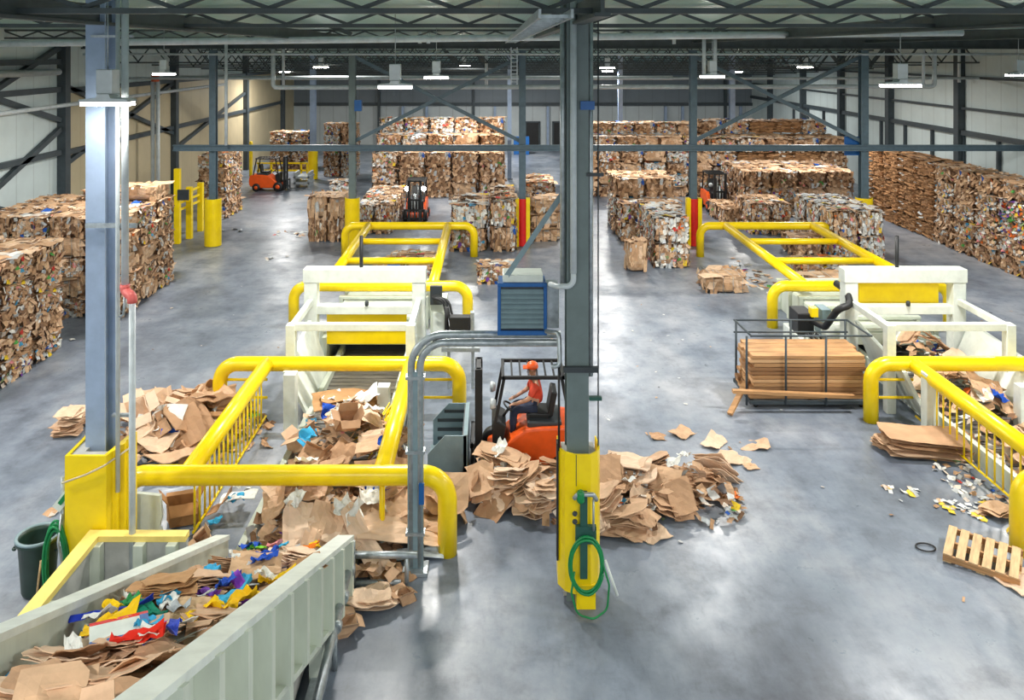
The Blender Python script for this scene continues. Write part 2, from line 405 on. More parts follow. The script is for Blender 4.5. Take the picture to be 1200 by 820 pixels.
for (a, b, l) in (((X(312, 24), 24, Zp(2, 24)), (X(412, 24), 24, Zp(40, 24)), 'thin pale brace sloping down toward the second yellow column guard'),
                  ((X(1012, 24), 24, Zp(36, 24)), (X(1200, 24), 24, Zp(4, 24)), 'dark sloping roof brace at upper right'),
                  ((X(828, 24), 24, Zp(40, 24)), (X(905, 24), 24, Zp(10, 24)), 'pale sloping roof brace right of the central column')):
    brace(a, b, l, 0.12, 'joist', 'sloping roof braces')
# pipes under the roof
def pipe(pts, r, label, m='pipe', fil=0.15, g='pipes under the roof', name='pipe', cat='pipe'):
    return solo(name, MB().tube(fillet(pts, fil) if len(pts) > 2 else pts, r, 10), M[m], label, cat, g)
pipe([(-14.6, 20, 7.2), (11.6, 20, 7.5)], 0.085, 'long white sprinkler main under the near roof')
pipe([(X(320, 31), 31, 7.68), (X(320, 31), 31, 5.68), (X(1095, 31), 31, 5.72), (X(1095, 31), 31, 7.68)], 0.085, 'white pipe with turned up ends behind the hanging lamps')
pipe([(XL + 0.2, 29.1, 6.95), (XR - 0.2, 29.1, 6.95)], 0.04, 'thin pale pipe along the main roof beam')
pipe([(XL + 0.3, 32, 6.0), (XR - 0.3, 32, 6.0)], 0.05, 'thin white pipe under the deep roof joists')
pipe([(XL + 0.3, 36, 5.9), (8, 36, 5.9)], 0.09, 'thick pale pipe under the far left joists')
pipe([(XL + 0.25, 12, 6.36), (XL + 0.25, 27.4, 6.36)], 0.11, 'thick pale pipe along the upper left wall')
pipe([(XL + 0.35, 12, 5.15), (XL + 0.35, 44, 5.3)], 0.07, 'pale pipe along the left wall below the thick one')
for i, px in enumerate((179, 185)):
    pipe([(X(px, 34), 34, 0.02), (X(px, 34), 34, 5.8)], 0.085, 'white riser pipe behind left bales, %s of the pair' % ('left' if i == 0 else 'right'))
solo('pipe_coupling', MB().lathe([(0.16, 0), (0.16, 0.35)], (X(182, 34) , 34, 5.8), 'Z', 14), M['orangeflange'], 'orange coupling on top of the white riser pipes', 'pipe coupling')
solo('pipe_coupling', MB().lathe([(0.17, 0), (0.17, 0.3)], (XL + 0.28, 14.4, 6.2), 'Z', 14), M['orangeflange'], 'orange coupling on the pale pipe at far left edge', 'pipe coupling')
for i, (px, y, za, zb, l) in enumerate(((492, 26, 7.6, 7.3, 'short white drop pipe left of pair above centre lamp'), (502, 26, 7.6, 7.3, 'short white drop pipe right of pair above centre lamp'),
        (332, 32, 6.9, 5.7, 'white drop pipe beside the far left lamp'), (570, 33, 6.6, 5.6, 'white drop pipe left of the vertical cable ladder'),
        (790, 26, 7.6, 7.28, 'short white drop pipe right of central column'), (825, 25, 7.0, 6.2, 'white drop pipe above the right red guard lamp'), (838, 25, 7.0, 6.2, 'white drop pipe beside lamp above the right red guard'),
        (1082, 30, 6.9, 5.75, 'white drop pipe beside the right hanging lamp'), (265, 29, 6.7, 3.7, 'white pipe beside the left aisle column'), (1124, 33, 6.9, 5.8, 'white drop pipe near right wall column'))):
    pipe([(X(px, y), y, 7.75 if y < 30 else 7.74 - (y - 30) * 1.45 / 31), (X(px, y), y, zb)], 0.06, l)
# cable tray and cable ladder
ct = thing('cable_tray', 'grey cable tray running away under the roof left of centre', 'cable tray', (0.55, 16, 7.3))
for sx in (-0.14, 0.14): MB().box(0.55 + sx - 0.012, 0.55 + sx + 0.012, 7, 25, 7.3, 7.38).build('side_rail', M['galv'], ct, world=True)
for k in range(36): MB().box(0.41, 0.69, 7.2 + k * 0.5, 7.24 + k * 0.5, 7.31, 7.34).build('rung', M['galv'], ct, world=True)
cl = thing('ladder', 'small vertical ladder hanging under the roof near centre', 'ladder', (X(602, 29), 29, 5.85))
for px in (599, 606): MB().box(X(px, 29) - 0.02, X(px, 29) + 0.02, 28.97, 29.03, 5.85, 7.2).build('side_rail', M['galv'], cl, world=True)
for k in range(9): MB().box(X(599, 29), X(606, 29), 28.98, 29.02, 5.95 + k * 0.14, 5.98 + k * 0.14).build('rung', M['galv'], cl, world=True)

# ------------------------------------------------------------------ hanging lamps
def make_lamp(x, y, label, z=6.4, power=150, w=0.62):
    t = thing('high_bay_lamp', label, 'lamp', (x, y, z), 0, 'hanging high bay lamps')
    MB().box(-0.1, 0.1, -0.1, 0.1, 0.1, 0.4).build('ballast_box', M['silver'], t, bevel=0.01)
    MB().prism([(-w / 2, 0.0), (w / 2, 0.0), (w / 2 - 0.01, 0.035), (0.09, 0.05), (0.07, 0.1), (-0.07, 0.1), (-0.09, 0.05), (-w / 2 + 0.01, 0.035)], 'Y', -0.13, 0.13).build('reflector', M['silver'], t)
    MB().box(-w / 2 + 0.015, w / 2 - 0.015, -0.115, 0.115, -0.045, 0.0).build('lens', M['lamp'], t)
    top = (7.75 if y < 30 else 7.74 - (y - 30) * 1.45 / 31) - z
    MB().tube([(0, 0, 0.4), (0, 0, top)], 0.008, 6).build('cable', M['galv'], t)
    ld = bpy.data.lights.new('lamp_light', 'AREA'); ld.shape = 'RECTANGLE'; ld.size = w; ld.size_y = 0.24; ld.energy = power
    ld.color = (1.0, 0.97, 0.92)
    lo = bpy.data.objects.new('lamp_light', ld); C.objects.link(lo); lo.parent = t; lo.location = (0, 0, -0.06)
    return t
P0 = 330
make_lamp(-4.72, 9.95, 'hanging lamp in front of the near left column', w=0.6, power=22)
make_lamp(-1.76, 14.7, 'hanging lamp left of centre above the left baling machine', power=P0)
make_lamp(7.75, 15.4, 'hanging lamp above the right baling machine', w=0.72, power=P0)
make_lamp(-9.6, 23.7, 'hanging lamp above the left aisle bales', power=P0)
make_lamp(-1.4, 20.3, 'smaller lamp just right of the lamp over left baler', power=P0)
make_lamp(5.75, 21.2, 'hanging lamp above the right red column guard', power=P0)
make_lamp(14.6, 22.5, 'hanging lamp at the right picture edge near the wall', power=P0)
make_lamp(4.75, 33.5, 'small lamp just right of the central column top', power=P0 * 1.3)
make_lamp(-7.4, 35, 'small far lamp above the left aisle', power=P0 * 1.3)
make_lamp(-1.4, 40, 'small far lamp above the centre back bales', power=P0 * 1.3)
make_lamp(6.4, 45, 'far lamp above the right back bales', power=P0 * 1.5, z=6.0)
make_lamp(13.5, 35, 'far lamp right of the X bracing over right bales', power=P0 * 1.3)
make_lamp(-12.3, 48, 'farthest left lamp near the tan wall', power=P0 * 1.3, z=5.9)
make_lamp(0.4, 53, 'farthest centre lamp above the back aisle', power=P0 * 1.5, z=5.7)
make_lamp(14.5, 48, 'farthest right lamp near the back corner', power=P0 * 1.3, z=5.9)
# unseen lamps, added outside the frame to light the near part of the hall
make_lamp(-9.2, 9.0, 'added unseen lamp beyond the left picture edge', power=P0)
make_lamp(9.4, 9.6, 'added unseen lamp beyond the right picture edge', power=P0)
make_lamp(-3.4, 1.0, 'added unseen lamp left of the camera', power=P0, z=7.2)
make_lamp(3.6, 1.2, 'added unseen lamp right of the camera', power=P0, z=7.2)
make_lamp(11, 2.5, 'added unseen lamp far right of the camera', power=P0)
make_lamp(-11, 14.5, 'added unseen lamp beyond left edge near the bales', power=P0)

# ------------------------------------------------------------------ bales
BR = [lin(*c) for c in ((208, 170, 136), (194, 154, 118), (226, 192, 160), (176, 138, 104), (156, 120, 90), (216, 180, 144), (202, 162, 126), (132, 100, 76))]
WH = [lin(*c) for c in ((228, 226, 220), (206, 210, 212), (186, 188, 188), (236, 234, 226), (214, 200, 186))]
CO = [lin(*c) for c in ((44, 92, 176), (196, 62, 52), (84, 156, 74), (232, 196, 52), (226, 140, 140), (112, 64, 150), (70, 150, 190), (60, 60, 66), (236, 120, 50), (150, 170, 120))]
DK = [lin(*c) for c in ((176, 130, 90), (156, 114, 78), (190, 144, 102), (134, 98, 66), (166, 122, 82))]
def pal(style, r):
    t = r.random()
    if style == 'brown':  return r.choice(BR) if t < .9 else r.choice(WH) if t < .975 else r.choice(CO)
    if style == 'mixed':  return r.choice(BR) if t < .64 else r.choice(WH) if t < .91 else r.choice(CO)
    if style == 'paper':  return r.choice(BR) if t < .28 else r.choice(WH) if t < .91 else r.choice(CO)
    if style == 'dark':   return r.choice(DK) if t < .95 else r.choice(BR) if t < .98 else r.choice(WH)
    if style == 'smooth': return r.choice(BR[:3] + [BR[5]]) if t < .95 else r.choice(WH)
    if style == 'litter': return lin(240, 206, 70) if t < .3 else r.choice(WH) if t < .8 else r.choice(BR)
    if style == 'bright': return r.choice(CO) if t < .42 else r.choice(WH) if t < .78 else r.choice(BR)

def flake(mb, c, n, up, w, h, col, r, tilt=0.3, bend=0.15):
    n = Vector(n); up = Vector(up); s = up.cross(n).normalized()
    q = Matrix.Rotation(r.gauss(0, tilt), 3, up) @ Matrix.Rotation(r.gauss(0, tilt), 3, s) @ Matrix.Rotation(r.gauss(0, 0.25), 3, n)
    s = q @ s; up = q @ up; n = q @ n
    c = Vector(c); b = r.uniform(-bend, bend) * w
    vs = []
    for i, u in enumerate((-0.5, 0.0, 0.5)):
        for v in (-0.5, 0.5):
            vs.append(c + s * (u * w * r.uniform(.8, 1.1)) + up * (v * h * r.uniform(.75, 1.15)) + n * (b if i == 1 else r.uniform(-.1, .1) * w * .4))
    mb.add(vs, [(0, 1, 3, 2), (2, 3, 5, 4)], False, col)

def bale_mesh(style, seed):
    r = random.Random(seed * 77 + len(style) * 1001)
    mb = MB(); N = 7
    # lumpy block with rounded edges
    def sup(p, e=5):
        m = (abs(p[0] * 2) ** e + abs(p[1] * 2) ** e + abs(p[2] * 2) ** e) ** (1 / e)
        k = max(abs(p[0]), abs(p[1]), abs(p[2])) * 2 / m if m > 0 else 1
        q = Vector(p) * k
        d = noise.noise(Vector(p) * 3.1 + Vector((seed * 5, 0, 0))) * 0.03
        return q * (0.965 + d)
    for ax in range(3):
        for sg in (-1, 1):
            vs = []
            for i in range(N + 1):
                for j in range(N + 1):
                    u, v = i / N - .5, j / N - .5
                    p = [0, 0, 0]; p[ax] = sg * .5; p[(ax + 1) % 3] = u; p[(ax + 2) % 3] = v
                    q = sup(p); vs.append((q.x, q.y, q.z + .5))
            for i in range(N):
                for j in range(N):
                    a = i * (N + 1) + j
                    f = (a, a + 1, a + N + 2, a + N + 1)
                    base = pal(style, r) if style in ('smooth', 'dark') else BR[r.choice((3, 4, 7))]
                    mb.add([vs[k] for k in f], [(0, 1, 2, 3)], False, tuple(x * .8 for x in base[:3]) + (1,))
    faces = [((0, -1, 0), (1, 0, 0), (0, 0, 1)), ((0, 1, 0), (1, 0, 0), (0, 0, 1)), ((-1, 0, 0), (0, 1, 0), (0, 0, 1)), ((1, 0, 0), (0, 1, 0), (0, 0, 1)), ((0, 0, 1), (1, 0, 0), (0, 1, 0))]
    for n, a, b in faces:
        topf = n[2] == 1
        if style == 'smooth': nu, nv, k = (4, 4, .4) if topf else (7, 3, .5)
        elif style == 'dark': nu, nv, k = (5, 5, .6) if topf else (4, 13, .95)
        elif topf: nu, nv, k = 6, 6, .8
        else: nu, nv, k = (12, 4, .92) if style == 'brown' else (13, 6, .92)
        for i in range(nu):
            for j in range(nv):
                if r.random() > k: continue
                u = (i + r.uniform(.1, .9)) / nu - .5; v = (j + r.uniform(.1, .9)) / nv - .5
                u *= .89; v *= .89
                c = Vector(a) * u + Vector(b) * v + Vector(n) * (.485 + r.uniform(-.006, .014)) + Vector((0, 0, .5))
                col = pal(style, r)
                w, h = 1.35 / nu, 1.35 / nv
                if topf: w *= r.uniform(.7, 1.9); h *= r.uniform(.7, 1.9)
                flake(mb, c, n, b, w, h, col, r, .06 if style == 'smooth' else .13 if (topf or style == 'dark') else .22)
    return mb

STY = {'brown': 'brown cardboard', 'mixed': 'mixed paper', 'paper': 'white paper', 'dark': 'dark brown layered', 'smooth': 'plain tan cardboard', 'bright': 'brightly coloured scrap'}
BM = {}
for st in STY:
    for k in range(3 if st != 'bright' else 2):
        o = bale_mesh(st, k + 1).build('bale', M['scrap']); BM[st, k] = o.data
        C.objects.unlink(o); bpy.data.objects.remove(o)
wm = MB()
for x in (-.3, 0.0, .3):
    pass
def wire_mesh():
    mb = MB(); e = .505
    mb.tube([(0, -e, .02), (0, -e, 1.0), (0, e, 1.0), (0, e, .02)], .006, 4); return mb
_w = wire_mesh().build('baling_wire', M['galv']); WIRE = _w.data; C.objects.unlink(_w); bpy.data.objects.remove(_w)
NB = [0]
RB = random.Random(5)
def bale(x, y, z, w, d, h, style, label, group, wires=False, jit=1.0, key=None):
    o = bpy.data.objects.new('paper_bale', BM[style, RB.randrange(3 if style != 'bright' else 2)]); C.objects.link(o)
    if key: o['key'] = key
    o.location = (x + RB.uniform(-.03, .03) * jit, y + RB.uniform(-.05, .05) * jit, z)
    o.rotation_euler = (0, 0, RB.choice((0, PI)) + RB.gauss(0, .018) * jit)
    o.scale = (w * .955, d * .95, h * .985)
    tag(o, label, 'bale', group); NB[0] += 1
    if wires:
        for k in range(4):
            c = bpy.data.objects.new('baling_wire', WIRE); C.objects.link(c); c.parent = o; c.location = (-.36 + .24 * k, 0, 0)
    return o
TIER = ['bottom', 'second', 'third', 'fourth', 'fifth', 'sixth']
ROW = ['front', 'second', 'third', 'fourth', 'fifth', 'sixth', 'seventh', 'eighth']
def stack(desc, x0, y0, w, d, h, ncol, tiers, styles, wires=False, side='front', colname='column'):
    """block of bales; tiers = height in bales of each row going away. Only bales with an exposed face are built."""
    nrow = len(tiers)
    for j in range(nrow):
        for i in range(ncol):
            nt = tiers[j] if not isinstance(tiers[j], (list, tuple)) else tiers[j][i]
            for k in range(nt):
                top = k == nt - 1
                front = j == 0 or k >= (tiers[j - 1] if not isinstance(tiers[j - 1], (list, tuple)) else tiers[j - 1][i])
                xm = x0 + (i + .5) * w
                edge = (i == 0 and xm > 0) or (i == ncol - 1 and xm < 0)
                if not (top or front or edge): continue
                st = styles(i, j, k) if callable(styles) else RB.choice(styles)
                tn = 'top' if top and nt > 1 else TIER[k]
                cn = '' if ncol == 1 else ('left' if i == 0 else 'right' if i == ncol - 1 else ORD[i]) + ' column, '
                rn = '' if nrow == 1 else ROW[j] + ' row, '
                bale(xm, y0 + (j + .5) * d, k * h, w, d, h, st, '%s bale, %s tier, %s%s%s' % (STY[st], tn, cn, rn, desc), 'bales: ' + desc, wires, 1.0, '%s|%d%d%d' % (desc, i, j, k))

B, Mx, Pp, Dk, Sm, Br = 'brown', 'mixed', 'paper', 'dark', 'smooth', 'bright'
stack('left edge stack', -12.6, 15.6, 1.2, 1.25, .52, 2, [5, 5, 5], [B, Mx, Mx], True)
stack('block behind near left column', -13.68, 21.4, .97, 1.2, .53, 4, [5, 5, 5], [B, B, Mx, B, Sm], True)
bale(-10.4, 24.2, 2.66, 1.15, 1.0, .42, Sm, 'plain tan bale lying on top of the left block', 'bales: block behind near left column')
bale(-11.7, 24.4, 2.66, .8, 1.0, .3, B, 'thin brown bale beside the tan one on left block', 'bales: block behind near left column')
stack('tall stack behind yellow guard at left aisle', -12.4, 34, 1.2, 1.2, .54, 1, [5, 5], [Mx, B])
stack('far left stack above the parked forklift', -13.2, 48, 1.22, 1.2, .58, 2, [4], [B, Mx])
stack('stack right of far yellow guard', -9.55, 45.8, .95, 1.2, .6, 2, [5], [B, B, Mx, Pp])
stack('short pair left of second column', -6.85, 30, .74, 1.1, .86, 2, [2], [B, Sm], True)
bale(-7.4, 40, 0, 1.1, 1.2, .72, Pp, 'white paper bale on floor behind the short pair', 'single bales')
stack('low stack left of headlight forklift', -5.3, 31.3, .72, 1.2, .56, 2, [2, 2, 2, 2], [Mx, B, Pp])
stack('centre back block', -5.85, 39.3, 1.29, 1.3, .72, 5, [3, 4, 5], lambda i, j, k: RB.choice([B, B, Mx, Sm]) if j == 0 else RB.choice([B, Pp, Mx, Sm]))
stack('pair behind far left rails, wide side', -1.5, 28.5, 1.33, 1.2, .83, 1, [2, 2], [Mx, Mx, Pp], True)
stack('stack left of the red guard', -.1, 28.5, .95, 1.2, .9, 1, [2, 2, 2], [Mx, Mx, B], True)
bale(.08, 24.9, 0, 1.15, .9, .56, Mx, 'mixed paper bale alone on floor behind the blue unit', 'single bales', True)
stack('tan stack right of left red guard', 1.42, 30.1, 1.2, 1.2, .52, 1, [3], [Sm], True)
stack('stack behind the tan stack near aisle', 1.3, 33, 1.25, 1.2, .58, 1, [3, 3], [Mx, B])
stack('right back block', 4.0, 39.4, 1.12, 1.3, .56, 6, [4, 5, 6], lambda i, j, k: RB.choice([Sm, B, B]) if j == 0 and i in (0, 2, 5) else RB.choice([B, Mx, Pp, Sm]))
stack('far right block', 10.9, 40.5, 1.38, 1.3, .68, 5, [4, 4, 5], lambda i, j, k: RB.choice([B, Mx, Mx, Dk, Br]) if j == 0 else RB.choice([B, Dk, Mx]))
stack('white fronted stack at right of centre', 5.25, 26.3, 1.2, 1.15, .83, 1, [2, 2, 2], lambda i, j, k: Pp if k == 1 and j < 2 else Mx, True)
stack('stepped stack behind the white fronted one', 4.75, 29.95, 1.14, 1.2, .72, 2, [2, 3, 3], [B, Mx, Pp, B])
u = bale(4.6, 26.1, 0, .62, .6, .98, Sm, 'upright tan bale leaning beside the white fronted stack', 'single bales')
u.rotation_euler = (0.03, 0.02, 0.12)
bale(6.85, 24.1, 0, 1.25, 1.15, .52, Sm, 'plain tan bale alone on floor left of right far rails', 'single bales', True)
stack('low bales behind right far rails', 9.35, 32.6, .9, 1.2, .7, 1, [1, 1], [Sm, B])
stack('two tier stack behind right machine', 9.95, 31.2, .78, 1.1, .6, 2, [2, 2], [B, Mx])
stack('white fronted stack beside right yellow guard', 11.5, 27.4, .9, 1.2, .82, 2, [2, 2, 2], lambda i, j, k: Pp if i == 1 else RB.choice([Mx, Pp]), True)
bale(10.85, 28.5, 0, 1.1, 1.1, .62, B, 'brown bale on floor under the right far rails', 'single bales', True)
bale(10.3, 25.6, 0, 1.5, 1.1, .5, Mx, 'mixed paper bale inside the right far guard', 'single bales', True)
bale(10.1, 23.9, 0, 1.7, 1.1, .45, Sm, 'tan bale nearest the right machine inside the guard', 'single bales', True)
bale(-2.6, 26.3, 0, 1.5, 1.0, .5, Mx, 'mixed paper bale inside the left far guard', 'single bales', True)
bale(-2.9, 24.4, 0, 1.9, 1.1, .5, Mx, 'mixed paper bale nearest left machine inside the guard', 'single bales', True)
stack('stack right of dark forklift', 10.75, 34.6, 1.18, 1.25, .64, 4, [3, 3, 3], [B, B, Mx, Sm])
stack('tall row along the right wall', 16.4, 25.0, 1.3, 1.3, .58, 1, [5, 5, 5, 5, 5, 5, 5, 5], lambda i, j, k: (Br if k in (2, 3) else RB.choice([Mx, Sm, B])) if j < 1 else RB.choice([B, Mx, B]) if j < 4 else Dk, True)

# ------------------------------------------------------------------ yellow pipe guards
RR = 0.135
def u_frame(x0, x1, y, z, name, parent):
    MB().tube(fillet([(x0, y, 0), (x0, y, z), (x1, y, z), (x1, y, 0)], .34, 9), RR, 16).build(name, M['yellow'], parent, world=True)
def near_guard(dx, label, side, full_bars=True):
    x0, x1, r0, r1, z = -5.18 + dx, -.63 + dx, -4.28 + dx, -1.55 + dx, 1.09
    if dx: x0, r0, r1 = 7.2, 8.0, 10.75; x1 = 11.7
    ya, yb = 11.35, 15.42
    t = thing('pipe_guard', label, 'guard rail', (x0, ya, 0), 0, 'yellow pipe guards')
    u_frame(x0 + (.19 if dx else 0), x1, ya, z, 'frame', t); u_frame(x0, x1, yb, z, 'frame', t)
    for x in (r0, r1): MB().tube([(x, ya, z), (x, yb, z)], RR, 16).build('side_rail', M['yellow'], t, world=True)
    k = 0; y = ya + .3
    while y < yb - .2:
        MB().tube([(r0, y, .14), (r0, y, z - .1)], .017, 6).build('picket', M['yellow'], t, world=True); y += .21
    for zz in (.79, .45):
        MB().tube([(x0 + .1, yb, zz), (r0, yb, zz)], .028, 8).build('cross_bar', M['yellow'], t, world=True)
        MB().tube([(r1, yb, zz), (x1 - .1, yb, zz)], .028, 8).build('cross_bar', M['yellow'], t, world=True)
    MB().tube([(r0, ya + .25, .14), (r0, yb - .1, .14)], .02, 6).build('bottom_bar', M['yellow'], t, world=True)
    MB().tube([(r1, ya + .05, .05), (r1, ya + .05, z - .1)], .04, 8).build('stanchion', M['yellow'], t, world=True)
    return t
near_guard(0, 'near yellow pipe guard around the left conveyor', 'left')
near_guard(12.3, 'yellow pipe guard around the right conveyor at picture edge', 'right')
def far_guard(x0, x1, r0, r1, label):
    z = 1.05; yc, yd = 20.7, 27.9
    t = thing('pipe_guard', label, 'guard rail', (x0, yc, 0), 0, 'yellow pipe guards')
    u_frame(x0, x1, yc, z, 'frame', t); u_frame(x0, x1, yd, z, 'frame', t)
    for x in (r0, r1): MB().tube([(x, yc, z), (x, yd, z)], RR, 14).build('side_rail', M['yellow'], t, world=True)
    for y in (25.6, 23.2): MB().tube([(r0, y, z), (r1, y, z)], .1, 12).build('cross_rail', M['yellow'], t, world=True)
far_guard(-5.07, -.63, -4.26, -1.53, 'far yellow pipe guard behind the left baling machine')
far_guard(7.15, 11.65, 8.02, 11.0, 'far yellow pipe guard behind the right baling machine')

# ------------------------------------------------------------------ baling machines
def baler(x0, label, gate_z, gate_h, right):
    """x0 = left edge of the front frame"""
    w = 2.45; x1 = x0 + w; t = thing('baling_machine', label, 'baler', (x0 + w / 2, 17.6, 0), 0, 'baling machines')
    B_ = lambda n, m, mb, bev=.012: mb.build(n, M[m], t, world=True, bevel=bev)
    yf, yg = 15.8, 17.6
    for x in (x0 + .06, x1 - .06):
        B_('front_post', 'white', MB().box(x - .09, x + .09, yf - .09, yf + .09, 0, 1.72))
        B_('gantry_post', 'white', MB().box(x - .14, x + .14, yg - .14, yg + .14, 0, 2.32))
        B_('side_beam', 'white', MB().box(x - .06, x + .06, yf, yg, 1.57, 1.7))
    B_('front_beam', 'white', MB().box(x0, x1, yf - .07, yf + .07, 1.6, 1.74))
    B_('gantry_beam', 'white', MB().box(x0 - .1, x1 + .1, yg - .16, yg + .16, 2.05, 2.34))
    B_('middle_beam', 'white', MB().box(x0, x1, yg - .12, yg + .12, 1.36, 1.54))
    # lifting gate of yellow plate
    g = MB().box(x0 + .35, x1 - .35, yg + .16, yg + .24, gate_z, gate_z + gate_h)
    g.box(x0 + .2, x1 - .2, yg + .17, yg + .3, gate_z + gate_h - .08, gate_z + gate_h + .06); B_('gate', 'yellow', g)
    B_('cylinder_rod', 'black', MB().tube([(x0 + w * .46, yg + .05, 2.0), (x0 + w * .46, yg + .05, 3.02)], .04, 10), 0)
    B_('rod_clevis', 'darkgrey', MB().lathe([(.03, 1.55), (.045, 1.57), (.045, 1.63), (.03, 1.66)], (x0 + w * .52, yg - .14, 0), 'Z', 12), 0)
    # press chamber behind the gantry with ribs
    c = MB().box(x0 + .22, x1 - .22, yg + .6, 22.38, .45, .72)
    for k in range(6):
        y = yg + .6 + k * .78
        c.box(x0 + .1, x0 + .2, y, y + .12, 0, .76).box(x1 - .2, x1 - .1, y, y + .12, 0, .76).box(x0 + .09, x1 - .09, y - .01, y + .13, .761, .83)
    c.box(x0 + .2, x0 + .3, yg + .35, 22.4, 0, .7).box(x1 - .3, x1 - .2, yg + .35, 22.4, 0, .7)
    B_('press_chamber', 'offwhite', c)
    # hopper sides flaring outwards
    ya, yb = 12.9, 17.3
    ya = 15.25
    hp = MB().add([(x0 + .55, ya, .1), (x0 + .55, yb, .1), (x0 + .12, ya, 1.0), (x0 + .12, yb, 1.3), (x0 + .5, ya, .1), (x0 + .5, yb, .1), (x0 + .04, ya, 1.0), (x0 + .04, yb, 1.3)],
                  [(0, 1, 3, 2), (5, 4, 6, 7), (2, 3, 7, 6), (0, 2, 6, 4), (1, 5, 7, 3), (0, 4, 5, 1)])
    B_('hopper_side', 'white', hp, 0)
    ya = 12.9
    hp = MB().add([(x1 - .45, ya, .1), (x1 - .45, yb, .1), (x1 + .05, ya, .95), (x1 + .05, yb, 1.25), (x1 - .4, ya, .1), (x1 - .4, yb, .1), (x1 + .13, ya, .95), (x1 + .13, yb, 1.25)],
                  [(0, 2, 3, 1), (5, 7, 6, 4), (2, 6, 7, 3), (0, 4, 6, 2), (1, 3, 7, 5), (0, 1, 5, 4)])
    if right: B_('hopper_side', 'white', hp, 0)
    else:
        hp = MB().box(x1 - .2, x1 - .1, 14.9, yb, .1, .9).box(x1 - .22, x1 - .08, 14.9, yb, .9, .98)
        B_('hopper_side', 'white', hp, 0)
    for x, zt in ((x0 + .3, 1.17), (x1 - .45, .95)):
        B_('end_post', 'white', MB().box(x - .11, x + .11, 14.68, 14.9, 0, zt))
    return t
baler(-3.98, 'white left baling machine with lowered yellow gate behind conveyor', .62, .78, False)
baler(7.68, 'white right baling machine with raised yellow gate behind board rack', 1.52, .5, True)

# slatted floor conveyors feeding the machines
def conveyor(x0, x1, y0, y1, label):
    t = thing('slat_conveyor', label, 'conveyor', ((x0 + x1) / 2, y0, 0), 0, 'slat conveyors')
    mb = MB(); y = y0
    while y < y1: mb.box(x0, x1, y, y + .15, .1, .16).box(x0, x1, y + .15, y + .19, .1, .13); y += .19
    mb.build('slats', M['slat'], t, world=True)
    for x in (x0, x1): MB().box(x - .05, x + .05, y0, y1, 0, .3).build('side_plate', M['offwhite'], t, world=True)
conveyor(-3.42, -1.9, 10.6, 18.6, 'dark slatted conveyor running into the left baling machine')
conveyor(8.3, 9.75, 10.2, 18.6, 'dark slatted conveyor running into the right baling machine')

# ------------------------------------------------------------------ near loading trough (inclined conveyor)
SL = .455
zt = lambda y: .76 + SL * (10.5 - y)
Y0, Y1 = 3.9, 10.5
def slab(mb, x0, x1, dz0, dz1, ya=Y0, yb=Y1):
    vs = [(x, y, zt(y) + d) for d in (dz0, dz1) for y in (ya, yb) for x in (x0, x1)]
    return mb.add(vs, [(0, 2, 3, 1), (4, 5, 7, 6), (0, 1, 5, 4), (2, 6, 7, 3), (0, 4, 6, 2), (1, 3, 7, 5)])
tr = thing('loading_trough', 'long off-white inclined trough full of scrap in left foreground', 'conveyor trough', (-2.65, 7.2, 0))
slab(slab(MB(), -1.97, -1.93, -.85, -.03), -1.97, -1.8, -.9, -.84).build('side_wall', M['offwhite'], tr, world=True)
slab(MB(), -2.0, -1.79, -.06, 0).build('top_flange', M['white'], tr, world=True)
slab(slab(MB(), -3.46, -3.42, -.85, -.03), -3.59, -3.42, -.9, -.84).build('side_wall', M['offwhite'], tr, world=True)
slab(MB(), -3.58, -3.4, -.06, 0).build('top_flange', M['white'], tr, world=True)
slab(MB(), -3.42, -1.97, -.86, -.8).build('trough_floor', M['slat'], tr, world=True)
y = 10.3
while y > 4.2:
    for xa, xb_ in ((-1.93, -1.76), (-3.6, -3.46)):
        rb = MB(); vs = []
        for yy in (y, y - .11):
            s = .3 * .85   # ribs stand square to the slope
            vs += [(xa, yy, zt(yy) - .05), (xb_, yy, zt(yy) - .05), (xa, yy + .0, zt(yy) - .85), (xb_, yy, zt(yy) - .85)]
        rb.add(vs, [(0, 1, 3, 2), (4, 6, 7, 5), (0, 4, 5, 1), (2, 3, 7, 6), (0, 2, 6, 4), (1, 5, 7, 3)]).build('rib', M['offwhite'], tr, world=True)
    y -= .62
for y in (9.0, 7.6, 6.2, 4.8):
    for x in (-1.95, -3.45):
        MB().box(x - .07, x + .07, y - .07, y + .07, 0, zt(y) - .86).build('support_leg', M['offwhite'], tr, world=True)
MB().box(-2.0, -1.84, 4.2, 10.0, 0, .12).build('base_rail', M['galv'], tr, world=True)
MB().box(-2.2, -2.12, 7.2, 9.4, .05, .62).build('skirt_panel', M['concrete'], tr, world=True)

# galvanised pipe stand between the trough and the conduit post
ps = thing('pipe_stand', 'galvanised pipe frame on floor at the lower end of trough', 'pipe frame', (-1.4, 10.6, 0))
for x in (-1.82, -1.12): MB().tube([(x, 10.6, 0), (x, 10.6, .62 if x < -1.5 else .44)], .03, 8).build('post', M['galv'], ps, world=True)
MB().tube([(-1.9, 10.6, .44), (-.98, 10.6, .44)], .045, 10).build('top_rail', M['galv'], ps, world=True)
MB().tube([(-1.9, 10.62, .06), (-1.2, 10.62, .06)], .04, 10).build('bottom_rail', M['galv'], ps, world=True)
MB().tube([(-1.83, 10.55, .46), (-1.73, 6.4, .46)], .05, 10).build('long_rail', M['galv'], ps, world=True)
for k, y in enumerate((9.2, 8.0, 6.9)): MB().tube([(-1.79 + .03 * k, y, 0), (-1.79 + .03 * k, y, .46)], .03, 8).build('post', M['galv'], ps, world=True)
